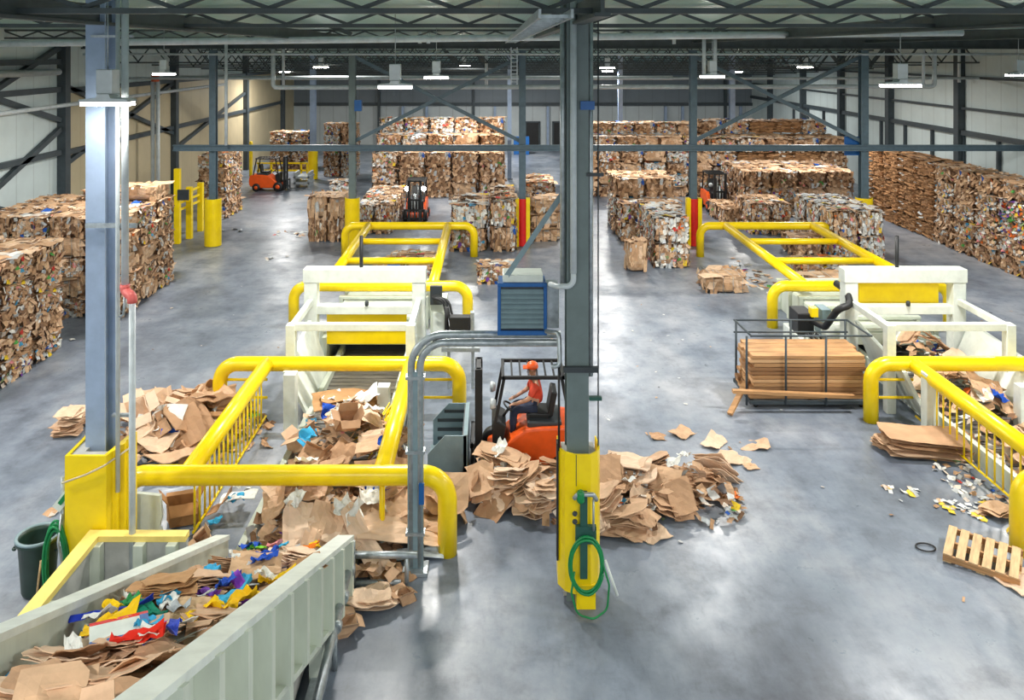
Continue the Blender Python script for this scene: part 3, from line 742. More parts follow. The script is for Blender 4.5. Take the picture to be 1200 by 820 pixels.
for k in range(3): MB().tube([(-1.8 + .01 * k, 10.3 - .5 * k, .46), (-1.8 + .01 * k, 10.2 - .5 * k, .46)], .065, 10).build('clamp', M['galv'], ps, world=True)

# ------------------------------------------------------------------ near left column with its guard and pipes
XC, YC = -5.02, 10.55
t = thing('steel_column', 'near pale blue steel column at left beside vertical pipes', 'column', (XC, YC, 0), 0, 'steel columns on the hall floor')
mb = MB(); h_column(mb, XC - .11, YC + .1, .25, .36, 0, 7.75); mb.build('shaft', M['steel'], t, world=True)
MB().box(XC - .2, XC + .45, YC - .16, YC - .11, Zp(267, 10.4), Zp(262, 10.4)).build('clamp_band', M['galv'], t, world=True)
MB().box(XC - .14, XC + .4, YC - .14, YC - .1, Zp(44, 10.4) , Zp(41, 10.4)).build('clamp_band', M['galv'], t, world=True)
MB().box(XC + .12, XC + .36, YC - .12, YC - .06, Zp(490, 10.4), Zp(487, 10.4)).build('pipe_bracket', M['galv'], t, world=True)
g = thing('column_guard', 'big folded yellow guard around the near left column', 'column guard', (-5.1, 10.4, 0), 0, 'column guards')
gz = 1.93
poly = [(-5.38, 10.2), (-4.86, 10.2), (-4.84, 10.33), (-4.80, 10.36), (-4.82, 10.48), (-4.77, 10.52), (-4.79, 10.62), (-4.74, 10.68), (-4.76, 10.86), (-4.80, 10.86), (-4.84, 10.7), (-4.9, 10.24), (-5.34, 10.24), (-5.36, 10.86), (-5.4, 10.86)]
MB().prism(poly, 'Z', .05, gz).build('shield', M['yellow'], g, world=True)
MB().box(-5.35, -4.88, 10.25, 10.36, gz - .06, gz - .02).build('top_cap', M['concrete'], g, world=True)
MB().box(-5.35, -5.2, 10.36, 10.84, gz - .06, gz - .02).build('top_cap', M['concrete'], g, world=True)
solo('rope', MB().tube([(-5.4, 10.17, Zp(566, 10.17)), (-5.1, 10.17, Zp(556, 10.17)), (-4.88, 10.17, Zp(546, 10.17)), (-4.8, 10.34, Zp(536, 10.34)), (-4.73, 10.6, Zp(524, 10.6))], .013, 6), M['rope'], 'pale rope stretched across the near left yellow guard', 'rope')
pipe([(X(138, 10.35), 10.35, 1.4), (X(138, 10.35), 10.35, 7.7)], .028, 'thin white pipe beside the near left column', name='conduit', cat='pipe', g='pipes on the near left column')
sp = thing('standpipe', 'white standpipe with faded red elbow beside near left column', 'standpipe', (X(155, 10.1), 10.1, 0))
zE = Zp(345, 10.1)
MB().tube([(X(146.5, 10.2), 10.2, zE + .08), (X(146.5, 10.2), 10.2, 7.7)], .045, 12).build('upper_pipe', M['pipe'], sp, world=True)
MB().tube([(X(155, 10.1), 10.1, .02), (X(155, 10.1), 10.1, zE - .05)], .04, 12).build('lower_pipe', M['pipe'], sp, world=True)
MB().tube(fillet([(X(146.5, 10.2), 10.2, zE + .1), (X(146.5, 10.2), 10.2, zE + .02), (X(155, 10.1), 10.1, zE - .03), (X(155, 10.1), 10.1, zE - .1)], .05), .06, 12).build('elbow', M['redrubber'], sp, world=True)
MB().tube([(X(146.5, 10.2), 10.2, zE - .05), (X(145, 10.2), 10.2, zE - .28), (X(141, 10.3), 10.3, zE - .34)], .018, 6).build('stay_rod', M['galv'], sp, world=True)
solo('white_panel', MB().prism([(-4.96, .05), (-4.5, .05), (-4.5, .5), (-4.53, .55), (-4.49, .7), (-4.52, .98), (-4.9, 1.02), (-4.96, 1.0)], 'Y', 11.02, 11.08), M['white'], 'white sheet panel standing upright behind yellow topped barrier', 'panel')
# yellow topped barrier
yb_ = thing('barrier_wall', 'low grey barrier with pale yellow cap beside the trough', 'barrier', (-4.5, 10.1, 0))
MB().box(-4.99, -4.93, 7.4, 10.13, 0, .95).build('panel', M['concrete'], yb_, world=True)
MB().box(-4.93, -3.8, 10.07, 10.13, 0, .95).build('panel', M['concrete'], yb_, world=True)
MB().prism([(-5.05, 7.4), (-4.88, 7.4), (-4.88, 10.03), (-3.8, 10.03), (-3.8, 10.17), (-5.05, 10.17)], 'Z', .95, 1.02).build('cap', M['pale_yellow'], yb_, world=True)
for x, y in ((-4.87, 9.98), (-4.35, 10.0), (-3.95, 10.0), (-4.87, 8.9)):
    MB().box(x - .06, x + .06, y - .06, y + .06, 0, .95).build('stiffener', M['offwhite'], yb_, world=True)
# bin, hose and hand rack by the left column
tb = thing('waste_bin', 'dark green round bin standing left of yellow guard', 'bin', (X(45, 10.55), 10.55, 0))
MB().lathe([(.001, .02), (.19, .02), (.2, .05), (.24, .66), (.27, .68), (.27, .73), (.23, .73), (.22, .68), (.18, .1), (.001, .1)], (0, 0, 0), 'Z', 28).build('tub', M['bin'], tb)
MB().lathe([(.235, .72), (.275, .72), (.275, .745), (.235, .745), (.235, .72)], (0, 0, 0), 'Z', 28, False).build('rim', M['louvre'], tb)
for sx in (-1, 1): MB().tube(fillet([(sx * .255, -.07, .58), (sx * .3, -.07, .58), (sx * .3, .07, .58), (sx * .255, .07, .58)], .03), .015, 8).build('handle', M['bin'], tb)
solo('broom_handle', MB().tube([(X(42, 10.3), 10.3, .03), (X(48, 10.3), 10.3, .55)], .013, 8), M['wood'], 'short wooden stick leaning on the front of the green bin', 'stick')
solo('broom_handle', MB().tube([(X(38, 10.5), 10.5, .15), (X(58, 10.6), 10.6, .78)], .012, 8), M['galv'], 'pale metal rod sticking out of the green bin', 'stick')
def coil(cx, cy, cz, rx, rz, n, r, jitter, seed, plane='XZ'):
    rr = random.Random(seed); pts = []
    N = n * 26
    for k in range(N):
        a = 2 * PI * k / 26; t_ = k / 26
        px, pz = rx * (1 + jitter * math.sin(t_ * 2.1 + seed)), rz * (1 + jitter * math.cos(t_ * 1.7 + seed))
        pts.append((cx + px * math.cos(a), cy - .012 * t_ + rr.uniform(-.004, .004), cz + pz * math.sin(a)))
    return MB().tube(pts, r, 7)
hr = thing('hose_post', 'grey hose post with small sign plate left of yellow guard', 'post', (X(70, 10.3), 10.3, 0))
MB().tube([(X(74, 10.3), 10.3, 0), (X(74, 10.3), 10.3, 1.62)], .03, 10).build('post', M['galv'], hr, world=True)
MB().bar((X(66, 10.25), 10.25, Zp(596, 10.25)), (X(82, 10.25), 10.25, Zp(576, 10.25)), .03, .12).build('sign_plate', M['white'], hr, world=True)
MB().bar((X(70, 10.22), 10.22, Zp(590, 10.22)), (X(79, 10.22), 10.22, Zp(578, 10.22)), .03, .05).build('sign_patch', M['green'], hr, world=True)
MB().tube(fillet([(X(72, 10.2), 10.2, 1.2), (X(68, 10.1), 10.1, .9), (X(74, 10.1), 10.1, .5), (X(76, 10.1), 10.1, .1)], .1), .016, 6).build('supply_line', M['galv'], hr, world=True)
o = solo('hose_coil', coil(X(63, 10.12), 10.2, .6, .13, .48, 6, .017, .12, 2), M['green'], 'green hose hung in long loops beside the green bin', 'hose')

# ------------------------------------------------------------------ near centre column
X2, Y2 = 1.1, 10.5
t = thing('steel_column', 'near grey green steel column at picture centre', 'column', (X2, Y2, 0), 0, 'steel columns on the hall floor')
mb = MB(); h_column(mb, X2 - .01, Y2, .28, .3, 0, 7.75); mb.build('shaft', M['steelgreen'], t, world=True)
MB().box(.9, 1.34, 10.28, 10.34, Zp(436, 10.3), Zp(430, 10.3)).build('clamp_band', M['darkgrey'], t, world=True)
MB().box(1.2, 1.42, 10.32, 10.36, Zp(207, 10.3), Zp(203, 10.3)).build('pipe_bracket', M['darkgrey'], t, world=True)
MB().box(1.24, 1.4, 10.36, 10.42, Zp(468, 10.4), Zp(464, 10.4)).build('pipe_bracket', M['darkgreen'], t, world=True)
MB().box(1.12, 1.3, 10.3, 10.36, Zp(128, 10.4), Zp(118, 10.4)).build('sign_plate', M['blue'], t, world=True)
g = thing('column_guard', 'big yellow faceted guard around the near centre column', 'column guard', (X2, 10.4, 0), 0, 'column guards')
def shell(pts, th, z0, z1):
    ctr = Vector((X2, 10.6)); inn = [ (Vector(p) - ctr) * (1 - th) + ctr for p in pts]
    n = len(pts); vs = [(p[0], p[1], z0) for p in pts] + [(p[0], p[1], z1) for p in pts] + [(p[0], p[1], z0) for p in inn] + [(p[0], p[1], z1) for p in inn]
    fs = []
    for i in range(n - 1): fs += [(i, i + 1, n + i + 1, n + i), (2 * n + i + 1, 2 * n + i, 3 * n + i, 3 * n + i + 1), (n + i, n + i + 1, 3 * n + i + 1, 3 * n + i), (i, 2 * n + i, 2 * n + i + 1, i + 1)]
    for i in (0, n - 1): fs.append((i, n + i, 3 * n + i, 2 * n + i))
    return MB().add(vs, fs)
pts = [(.85, 10.72), (.84, 10.42), (.92, 10.28), (1.05, 10.21), (1.24, 10.21), (1.34, 10.3), (1.38, 10.42), (1.37, 10.72)]
shell(pts, .07, .18, 1.94).build('shield', M['yellow'], g, world=True)
shell([(1.06, 10.5), (1.06, 10.2), (1.3, 10.2), (1.3, 10.5)], .1, .0, .3).build('foot', M['yellow'], g, world=True)
MB().prism([(.9, 10.7), (.89, 10.44), (.95, 10.33), (1.06, 10.27), (1.23, 10.27), (1.3, 10.34), (1.33, 10.44), (1.32, 10.7)], 'Z', 1.84, 1.87).build('top_cap', M['concrete'], g, world=True)
MB().box(1.052, 1.06, 10.2, 10.215, 1.55, 1.94).build('seam', M['darkgrey'], g, world=True)
MB().box(.825, .845, 10.38, 10.5, .5, 2.0).build('edge_strip', M['black'], g, world=True)
for i, (px, y, z0, z1, r, l, m) in enumerate(((659.5, 10.42, Zp(334, 10.42), 7.7, .036, 'pale conduit at left edge of the near centre column', 'galv'),
        (672, 10.28, Zp(320, 10.28), 7.7, .042, 'white conduit on the front of the near centre column', 'pipe'),
        (692, 10.42, Zp(440, 10.42), 7.7, .034, 'pale conduit right of the near centre column', 'galv'),
        (701, 10.45, 1.9, 7.7, .009, 'thin dark cable right of the near centre column', 'darkgrey'),
        (655, 10.4, 1.9, Zp(425, 10.4), .016, 'thin black pipe left of the near centre column', 'black'))):
    pipe([(X(px, y), y, z0), (X(px, y), y, z1)], r, l, m, name='conduit', g='conduits on the near centre column')
pipe([(X(672, 10.28), 10.28, Zp(318, 10.28)), (X(672, 10.28), 10.28, Zp(335, 10.28)), (X(655, 10.3), 10.3, Zp(336, 10.3)), (X(645, 10.6), 10.6, Zp(333, 10.6))], .036, 'bent conduit running from centre column into the blue unit', 'pipe', .12, 'conduits on the near centre column', 'conduit')
pipe([(X(640, 10.7), 10.7, Zp(388, 10.7)), (X(655, 10.5), 10.5, Zp(390, 10.5)), (X(656, 10.4), 10.4, Zp(428, 10.4)), (X(646, 10.4), 10.4, Zp(430, 10.4))], .03, 'short bent conduit below the blue unit beside centre column', 'galv', .06, 'conduits on the near centre column', 'conduit')
# valve rack and hose on the guard
vr = thing('hose_rack', 'dark green hose rack with valve on the centre yellow guard', 'hose rack', (1.16, 10.18, .3))
MB().box(1.1, 1.19, 10.14, 10.19, .42, 1.5).build('upright', M['darkgreen'], vr, world=True)
MB().box(1.04, 1.3, 10.13, 10.19, .86, 1.08).build('saddle', M['darkgreen'], vr, world=True)
MB().tube(fillet([(1.02, 10.12, 1.44), (1.06, 10.1, 1.5), (1.26, 10.1, 1.5), (1.3, 10.12, 1.42)], .04), .028, 8).build('valve_pipe', M['galv'], vr, world=True)
MB().lathe([(.035, 0), (.05, .02), (.05, .12), (.03, .15)], (1.1, 10.1, 1.4), 'Z', 12).build('valve', M['green'], vr, world=True)
MB().tube([(1.26, 10.1, 1.44), (1.26, 10.1, 1.05)], .014, 6).build('rod', M['galv'], vr, world=True)
for z in (1.25, 1.15): MB().lathe([(.02, -.03), (.035, 0), (.02, .03)], (1.03, 10.12, z), 'Y', 10).build('hook', M['darkgrey'], vr, world=True)
solo('hose_coil', coil(1.17, 10.11, .62, .2, .34, 4, .017, .07, 5), M['green'], 'green hose coil hanging on the centre yellow guard', 'hose')
pts = [(1.36, 10.08, .7), (1.45, 10.06, .4), (1.42, 10.02, .12), (1.25, 9.98, .03), (1.05, 10.02, .06), (.98, 10.06, .3), (1.02, 10.08, .55)]
solo('hose_tail', MB().tube(fillet(pts, .12), .013, 7), M['green'], 'loose green hose loop drooping to floor below the coil', 'hose')
solo('hose_nozzle', MB().tube([(1.4, 10.04, .72), (1.54, 9.98, .32)], [.014, .018], 8), M['white'], 'white wand end of the green hose by centre guard', 'nozzle')

# ------------------------------------------------------------------ blue louvred unit on its goalpost
YU = 10.78
un = thing('louvred_unit', 'blue louvred unit heater mounted left of the centre column', 'heater', (.4, YU, 3.22))
z0, z1 = Zp(393, YU), Zp(332, YU); xa, xc = X(583, YU), X(641, YU)
fr = MB()
fr.box(xa, xc, YU, YU + .06, z0, z0 + .06).box(xa, xc, YU, YU + .06, z1 - .05, z1).box(xa, xa + .045, YU, YU + .06, z0 + .06, z1 - .05).box(xc - .045, xc, YU, YU + .06, z0 + .06, z1 - .05)
fr.build('front_frame', M['blue'], un, world=True, bevel=.006)
MB().box(xa + .01, xc - .01, YU + .06, YU + .42, z0 + .01, z1 - .01).build('casing', M['blue'], un, world=True)
MB().box(xa + .045, xc - .045, YU + .045, YU + .059, z0 + .06, z1 - .05).build('back_panel', M['darkgrey'], un, world=True)
for k in range(8):
    zz = z0 + .1 + k * (z1 - z0 - .17) / 8
    MB().prism([(YU - .012, zz), (YU - .002, zz - .008), (YU + .044, zz + .04), (YU + .036, zz + .048)], 'X', xa + .046, xc - .046).build('louvre', M['louvre'], un, world=True)
MB().box(xa + .07, xc - .05, YU + .04, YU + .4, z1, z1 + .1).build('top_cover', M['white'], un, world=True, bevel=.01)
MB().box(xc, xc + .17, YU + .1, YU + .4, z0 + .06, z1 - .06).build('side_box', M['galv'], un, world=True, bevel=.01)
MB().bar((X(661, 10.7), 10.7, Zp(224, 10.7)), (X(594, 10.85), 10.85, Zp(323, 10.85)), .05, .07).build('support_strut', M['louvre'], un, world=True)
gp = thing('conduit_post', 'curved galvanised twin conduit post carrying the blue unit', 'conduit post', (X(487, 10.97), 10.97, 0))
for dy, dz, r in ((0, 0, .05), (0, .115, .05)):
    xx = X(487, 10.97) + (.06 if dz == 0 else -.06)
    MB().tube(fillet([(xx, 10.97, .06), (xx, 10.97, 3.14 + dz - .06), (X(657, 10.97), 10.97, 3.14 + dz - .06)], .34 + dz, 12), r, 12).build('conduit', M['galv'], gp, world=True)
MB().box(X(487, 10.97) - .17, X(487, 10.97) + .17, 10.82, 11.12, 0, .05).build('base_plate', M['galv'], gp, world=True, bevel=.006)
for z in (.5, 1.6, 2.6): MB().box(X(487, 10.97) - .13, X(487, 10.97) + .13, 10.9, 11.04, z, z + .04).build('clamp', M['galv'], gp, world=True)
MB().box(X(487, 10.97) - .1, X(487, 10.97) + .1, 10.93, 11.01, .05, 2.7).build('backing_channel', M['louvre'], gp, world=True)
solo('control_tag', MB().box(X(491, 10.85), X(497, 10.85), 10.82, 10.86, Zp(590, 10.85), Zp(566, 10.85)), M['blue'], 'small blue tag on the twin conduit post', 'tag')

# control panel on a stand beside the left machine, hoses
cp = thing('operator_console', 'black control box on stand right of the left machine', 'console', (X(540, 16.9), 16.9, 0))
xx = X(540, 16.9)
MB().box(xx - .23, xx + .2, 16.8, 17.02, 1.2, 1.52).build('box', M['black'], cp, world=True, bevel=.015)
MB().box(xx + .2, xx + .28, 16.84, 17.0, 1.15, 1.6).build('switch_plate', M['galv'], cp, world=True)
for x in (-.25, .25): MB().box(xx + x - .03, xx + x + .03, 16.9, 16.96, 0, 1.2).build('leg', M['galv'], cp, world=True)
MB().box(xx - .4, xx + .4, 16.86, 17.0, .78, .86).build('shelf', M['galv'], cp, world=True)
MB().tube([(xx - .3, 16.9, 1.2), (xx - .3, 16.9, 1.7)], .04, 8).build('mast', M['black'], cp, world=True)
for k in range(3):
    solo('hydraulic_hose', MB().tube(fillet([(-1.3, 17.4 + .1 * k, 1.75), (-1.05 + .06 * k, 17.35, 1.7), (-.9 + .05 * k, 17.2, 1.0 + .1 * k), (-1.25, 17.1, .9)], .2), .028, 8), M['black'],
         'black hydraulic hose beside the left machine, %s of three' % ('leftmost', 'middle one', 'rightmost')[k], 'hose', 'hoses on the left machine')
mc = thing('machine_cabinet', 'grey machine cabinet between left machine and control box', 'cabinet', (-1.2, 17.9, 0))
MB().box(-1.36, -1.02, 17.8, 18.6, 0, 1.5).build('body', M['offwhite'], mc, world=True, bevel=.015)
MB().box(-1.3, -1.08, 17.78, 17.8, .2, 1.3).build('door', M['white'], mc, world=True)
MB().box(-1.36, -1.1, 17.7, 17.8, 1.5, 1.9).build('motor_cover', M['darkgrey'], mc, world=True)
# hydraulic unit beside the right machine
hu = thing('hydraulic_unit', 'white and black hydraulic unit left of the right machine', 'hydraulic unit', (7.2, 18.8, 0))
MB().box(6.95, 7.75, 18.3, 19.4, 0, .55).build('oil_tank', M['white'], hu, world=True, bevel=.02)
MB().box(6.98, 7.35, 18.5, 19.1, .55, 1.05).build('valve_block', M['black'], hu, world=True, bevel=.02)
MB().lathe([(.05, 0), (.17, .02), (.17, .4), (.06, .42)], (7.42, 18.2, .72), 'X', 18).build('motor', M['white'], hu, world=True)
MB().box(7.5, 7.72, 18.45, 18.9, .55, 1.15).build('gauge_box', M['louvre'], hu, world=True, bevel=.015)
MB().box(7.25, 7.4, 18.4, 18.6, 1.0, 1.2).build('fitting', M['yellow'], hu, world=True)
for k in range(3): MB().tube(fillet([(7.1 + .12 * k, 18.4, .6), (7.05 + .1 * k, 18.1, .75), (7.3 + .1 * k, 17.9, .3), (7.6, 17.9, .1)], .12), .025, 7).build('hose', M['black'], hu, world=True)
solo('hydraulic_hose', MB().tube(fillet([(X(980, 18), 18, Zp(332, 18)), (X(992, 17.6), 17.6, Zp(340, 17.6)), (X(997, 17.3), 17.3, Zp(357, 17.3)), (X(982, 17.25), 17.25, Zp(362, 17.25)), (7.35, 17.9, .95), (7.3, 18.4, .9)], .15), .075, 12), M['black'], 'thick black curved hose at the corner of right machine', 'hose')
solo('steel_bar', MB().bar((X(912, 17.2), 17.2, .3), (X(938, 16.9), 16.9, .05), .08, .1), M['darkgrey'], 'dark bar leaning behind the board rack', 'bar')

# ------------------------------------------------------------------ rack of long boards
rk = thing('board_rack', 'grey steel rack cart holding long brown boards', 'rack', (6.25, 16.3, 0))
x0, x1, ya, yb = 5.06, 7.45, 15.95, 17.0
bp = MB()
for y in (ya, yb): bp.box(x0, x1, y - .04, y + .04, .1, .17)
for x in (x0 + .05, (x0 + x1) / 2, x1 - .05): bp.box(x - .04, x + .04, ya, yb, .1, .17)
bp.build('base_frame', M['darksteel'], rk, world=True)
for px in (875, 921, 968):
    x = X(px, ya - .05); MB().tube([(x, ya - .05, .1), (x, ya - .05, 1.45)], .024, 8).build('post', M['darksteel'], rk, world=True)
for x in (x0 + .05, (x0 + x1) / 2, x1 - .05): MB().tube([(x, yb, .1), (x, yb, 1.4)], .024, 8).build('post', M['darksteel'], rk, world=True)
for y, z in ((ya - .05, 1.45), (yb, 1.4), (yb, 1.15)): MB().tube([(x0, y, z), (x1, y, z)], .02, 8).build('top_rail', M['darksteel'], rk, world=True)
for x in (x0 + .02, x1 - .02): MB().tube([(x, ya - .05, 1.45), (x, yb, 1.4)], .02, 8).build('end_rail', M['darksteel'], rk, world=True)
for x in (x0 + .15, x1 - .15):
    for y in (ya + .1, yb - .1): MB().lathe([(.02, -.025), (.05, -.025), (.05, .025), (.02, .025)], (x, y, .05), 'Y', 14).build('caster', M['black'], rk, world=True)
rb = random.Random(3)
for k in range(11):
    z = .175 + k * .078
    mb = MB()
    for q in range(4):
        yq = ya + .04 + q * .24
        mb.box(x0 + .02 + rb.uniform(-.03, .1), x1 - .05 - rb.uniform(0, .12), yq, yq + .225, z + rb.uniform(0, .006), z + .07)
    o = solo('long_board', mb, M[('board', 'board_dark', 'board_pale', 'board_dark', 'board')[(k * 3) % 5]], 'layer of long brown boards in the rack, %s from the bottom' % ORD[k], 'board', 'long boards in the rack', bevel=.004)
solo('long_board', MB().bar((X(858, 15.8), 15.78, .42), (X(1000, 15.8), 15.78, .32), .1, .06), M['board'], 'loose long board hung outside the rack front', 'board')
solo('long_board', MB().bar((X(850, 15.9), 15.6, .05), (X(874, 16.2), 16.2, .42), .1, .06), M['board'], 'short board leaning out at the left end of rack', 'board')

# ------------------------------------------------------------------ pallet
pl = thing('wooden_pallet', 'weathered wooden pallet lying tilted at right picture edge', 'pallet', (6.74, 11.14, .05), math.radians(-36))
pl.rotation_euler = (.14, .03, math.radians(-36)); pl.scale = (.86, .8, .86)
for k in range(6): MB().box(-.52 + k * .178, -.52 + k * .178 + .125, -.4, .4, .12, .142).build('deck_board', M['wood'], pl, bevel=.004)
for y in (-.4, -.02, .36): MB().box(-.52, .52, y, y + .04, .02, .12).build('stringer', M['board'], pl)
for k in range(3): MB().box(-.52 + k * .46, -.4 + k * .46, -.4, .4, 0, .02).build('bottom_board', M['wood'], pl)
solo('cable_loop', MB().tube([(X(1097, 11.4) + .13 * math.cos(a * .35) - .12, 11.45 + .1 * math.sin(a * .35), .02 + .004 * a / 18) for a in range(19)], .012, 6), M['black'], 'black cable loop on floor left of the pallet', 'cable')

# ------------------------------------------------------------------ forklifts (built facing -X, base centre at the origin)
def forklift(label, loc, rz, lights=False, bucket=False, mast_h=1.62):
    t = thing('forklift', label, 'forklift', loc, rz, 'forklifts')
    B_ = lambda n, m, mb, bev=0, p=None: mb.build(n, M[m], p or t, bevel=bev)
    side = [(-.62, .16), (.5, .16), (.93, .24), (1.0, .36), (1.0, .62), (.95, .8), (.62, .84), (.3, .83), (.02, .8), (-.16, .68), (-.48, .4), (-.62, .34)]
    B_('chassis', 'orange', MB().prism(side, 'Y', -.42, .42), .04)
    B_('hood', 'darkgrey', MB().box(.05, .62, -.34, .34, .6, .9), .03)
    B_('seat', 'black', MB().box(.05, .42, -.22, .22, .88, .98).prism([(.38, .9), (.48, .92), (.56, 1.32), (.46, 1.34)], 'Y', -.21, .21), .02)
    B_('floor_plate', 'black', MB().box(-.5, .08, -.38, .38, .36, .42))
    B_('dashboard', 'black', MB().prism([(-.52, .36), (-.38, .36), (-.3, .82), (-.44, .9), (-.54, .84)], 'Y', -.33, .33), .02)
    B_('steering_column', 'black', MB().tube([(-.38, 0, .8), (-.24, 0, .99)], .025, 8))
    a = Vector((-.23, 0, 1.0)); ax = Vector((.6, 0, .8)); u = Vector((0, 1, 0)); w = ax.normalized().cross(u)
    B_('steering_wheel', 'black', MB().tube([a + (u * math.cos(k * PI / 9) + w * math.sin(k * PI / 9)) * .13 for k in range(19)], .016, 7))
    for y in (-.37, .37):
        B_('guard_post', 'black', MB().bar((-.5, y, .8), (-.34, y, mast_h), .05, .05))
        B_('guard_post', 'black', MB().bar((.78, y, .8), (.62, y, mast_h), .05, .05))
    rf = MB().box(-.36, .66, -.4, -.35, mast_h, mast_h + .05).box(-.36, .66, .35, .4, mast_h, mast_h + .05).box(-.38, -.33, -.4, .4, mast_h, mast_h + .05).box(.62, .67, -.4, .4, mast_h, mast_h + .05)
    for k in range(6): rf.box(-.22 + k * .14, -.19 + k * .14, -.36, .36, mast_h + .01, mast_h + .04)
    B_('overhead_guard', 'black', rf)
    for y in (-.24, .24):
        B_('mast_rail', 'black', MB().box(-.82, -.7, y - .045, y + .045, .08, mast_h + .12))
        B_('lift_chain', 'galv', MB().box(-.76, -.74, y * .5 - .015, y * .5 + .015, .2, mast_h))
    B_('mast_crossbar', 'black', MB().box(-.8, -.72, -.26, .26, mast_h + .06, mast_h + .12).box(-.8, -.72, -.26, .26, .9, .97))
    B_('lift_cylinder', 'galv', MB().tube([(-.75, 0, .12), (-.75, 0, 1.2)], .04, 10))
    B_('carriage', 'black', MB().box(-.9, -.83, -.42, .42, .15, .22).box(-.9, -.83, -.42, .42, .5, .57).box(-.88, -.85, -.42, -.36, .15, .57).box(-.88, -.85, .36, .42, .15, .57))
    for y in (-.22, .22):
        if not bucket: B_('fork', 'darkgrey', MB().prism([(-.9, .55), (-.95, .55), (-.95, .1), (-1.75, .06), (-1.75, .04), (-.9, .05)], 'Y', y - .05, y + .05))
    for x, r in ((-.48, .24), (.62, .2)):
        for y in (-.42, .42):
            sg = 1 if y > 0 else -1
            wh = B_('wheel', 'black', MB().lathe([(.02, -.09), (r * .6, -.09), (r * .92, -.085), (r, -.05), (r, .05), (r * .92, .085), (r * .6, .09), (.02, .09)], (x, y, r), 'Y', 24))
            B_('wheel_hub', 'orange', MB().lathe([(.02, -.1), (r * .5, -.1), (r * .45, .1), (.02, .1)], (x, y, r), 'Y', 16), 0, wh)
    for y in (-.3, .3):
        h = B_('headlight', 'headlight' if lights else 'silver', MB().lathe([(.001, -.05), (.085, -.045), (.09, 0), (.06, .05)], (-.52, y * 1.15, mast_h - .26 if lights else 1.2), 'X', 16))
        if lights: h['label'] = 'bright headlight'
    if bucket:
        bk = MB().prism([(-.93, .1), (-1.0, .06), (-1.62, .03), (-1.62, .06), (-1.06, .1), (-1.0, .2), (-1.0, .8), (-.93, .82)], 'Y', -.62, .62)
        B_('bucket', 'louvre', bk)
        for k in range(5): B_('bucket_rib', 'darkgrey', MB().box(-1.02, -.99, -.6, .6, .18 + k * .14, .23 + k * .14))
        for y in (-.62, .6): B_('bucket_side', 'louvre', MB().prism([(-.95, .08), (-1.58, .05), (-1.58, .5), (-1.3, .8), (-.95, .8)], 'Y', y, y + .02))
        for k in range(4): B_('bucket_rib', 'darkgrey', MB().box(-1.5 + (.12 if k > 2 else 0), -.96, y - .02, y, .16 + k * .16, .21 + k * .16))
    return t
FX, FY = .55, 13.75
forklift('orange forklift with grey bucket pushing cardboard behind centre column', (FX - .02, FY, 0), 0, False, True)
forklift('small orange forklift parked far left below stacked bales', (X(316, 41.2), 41.4, 0), PI)
forklift('dark forklift with two bright headlights facing the camera', (-3.2, 34.2, 0), PI / 2, True)
forklift('dark unlit forklift facing the camera among right bales', (9.95, 36.2, 0), PI / 2)

# driver of the near forklift: one skinned body
def skinned(name, joints, bones, m, parent=None, sub=2):
    names = list(joints); me = bpy.data.meshes.new(name)
    me.from_pydata([joints[n][0] for n in names], [(names.index(a), names.index(b)) for a, b in bones], [])
    me.materials.append(m); o = bpy.data.objects.new(name, me); C.objects.link(o)
    if parent: o.parent = parent
    o.modifiers.new('Skin', 'SKIN'); sd = me.skin_vertices[0].data
    for i, n in enumerate(names):
        r = joints[n][1]; sd[i].radius = (r, r) if not isinstance(r, tuple) else r
        sd[i].use_root = (i == 0)
    s = o.modifiers.new('Subdivision', 'SUBSURF'); s.levels = sub; s.render_levels = sub
    return o
S = .84
def P(x, y, z): return (FX - .02 + x, FY + y, z)
J = {'pelvis': (P(.2, 0, 1.06), .115), 'waist': (P(.22, 0, 1.2), .105), 'chest': (P(.21, 0, 1.38), .125), 'neckb': (P(.18, 0, 1.49), .06), 'neck': (P(.16, 0, 1.535), .045), 'head': (P(.145, 0, 1.6), .07), 'crown': (P(.15, 0, 1.68), .062)}
bones = [('pelvis', 'waist'), ('waist', 'chest'), ('chest', 'neckb'), ('neckb', 'neck'), ('neck', 'head'), ('head', 'crown')]
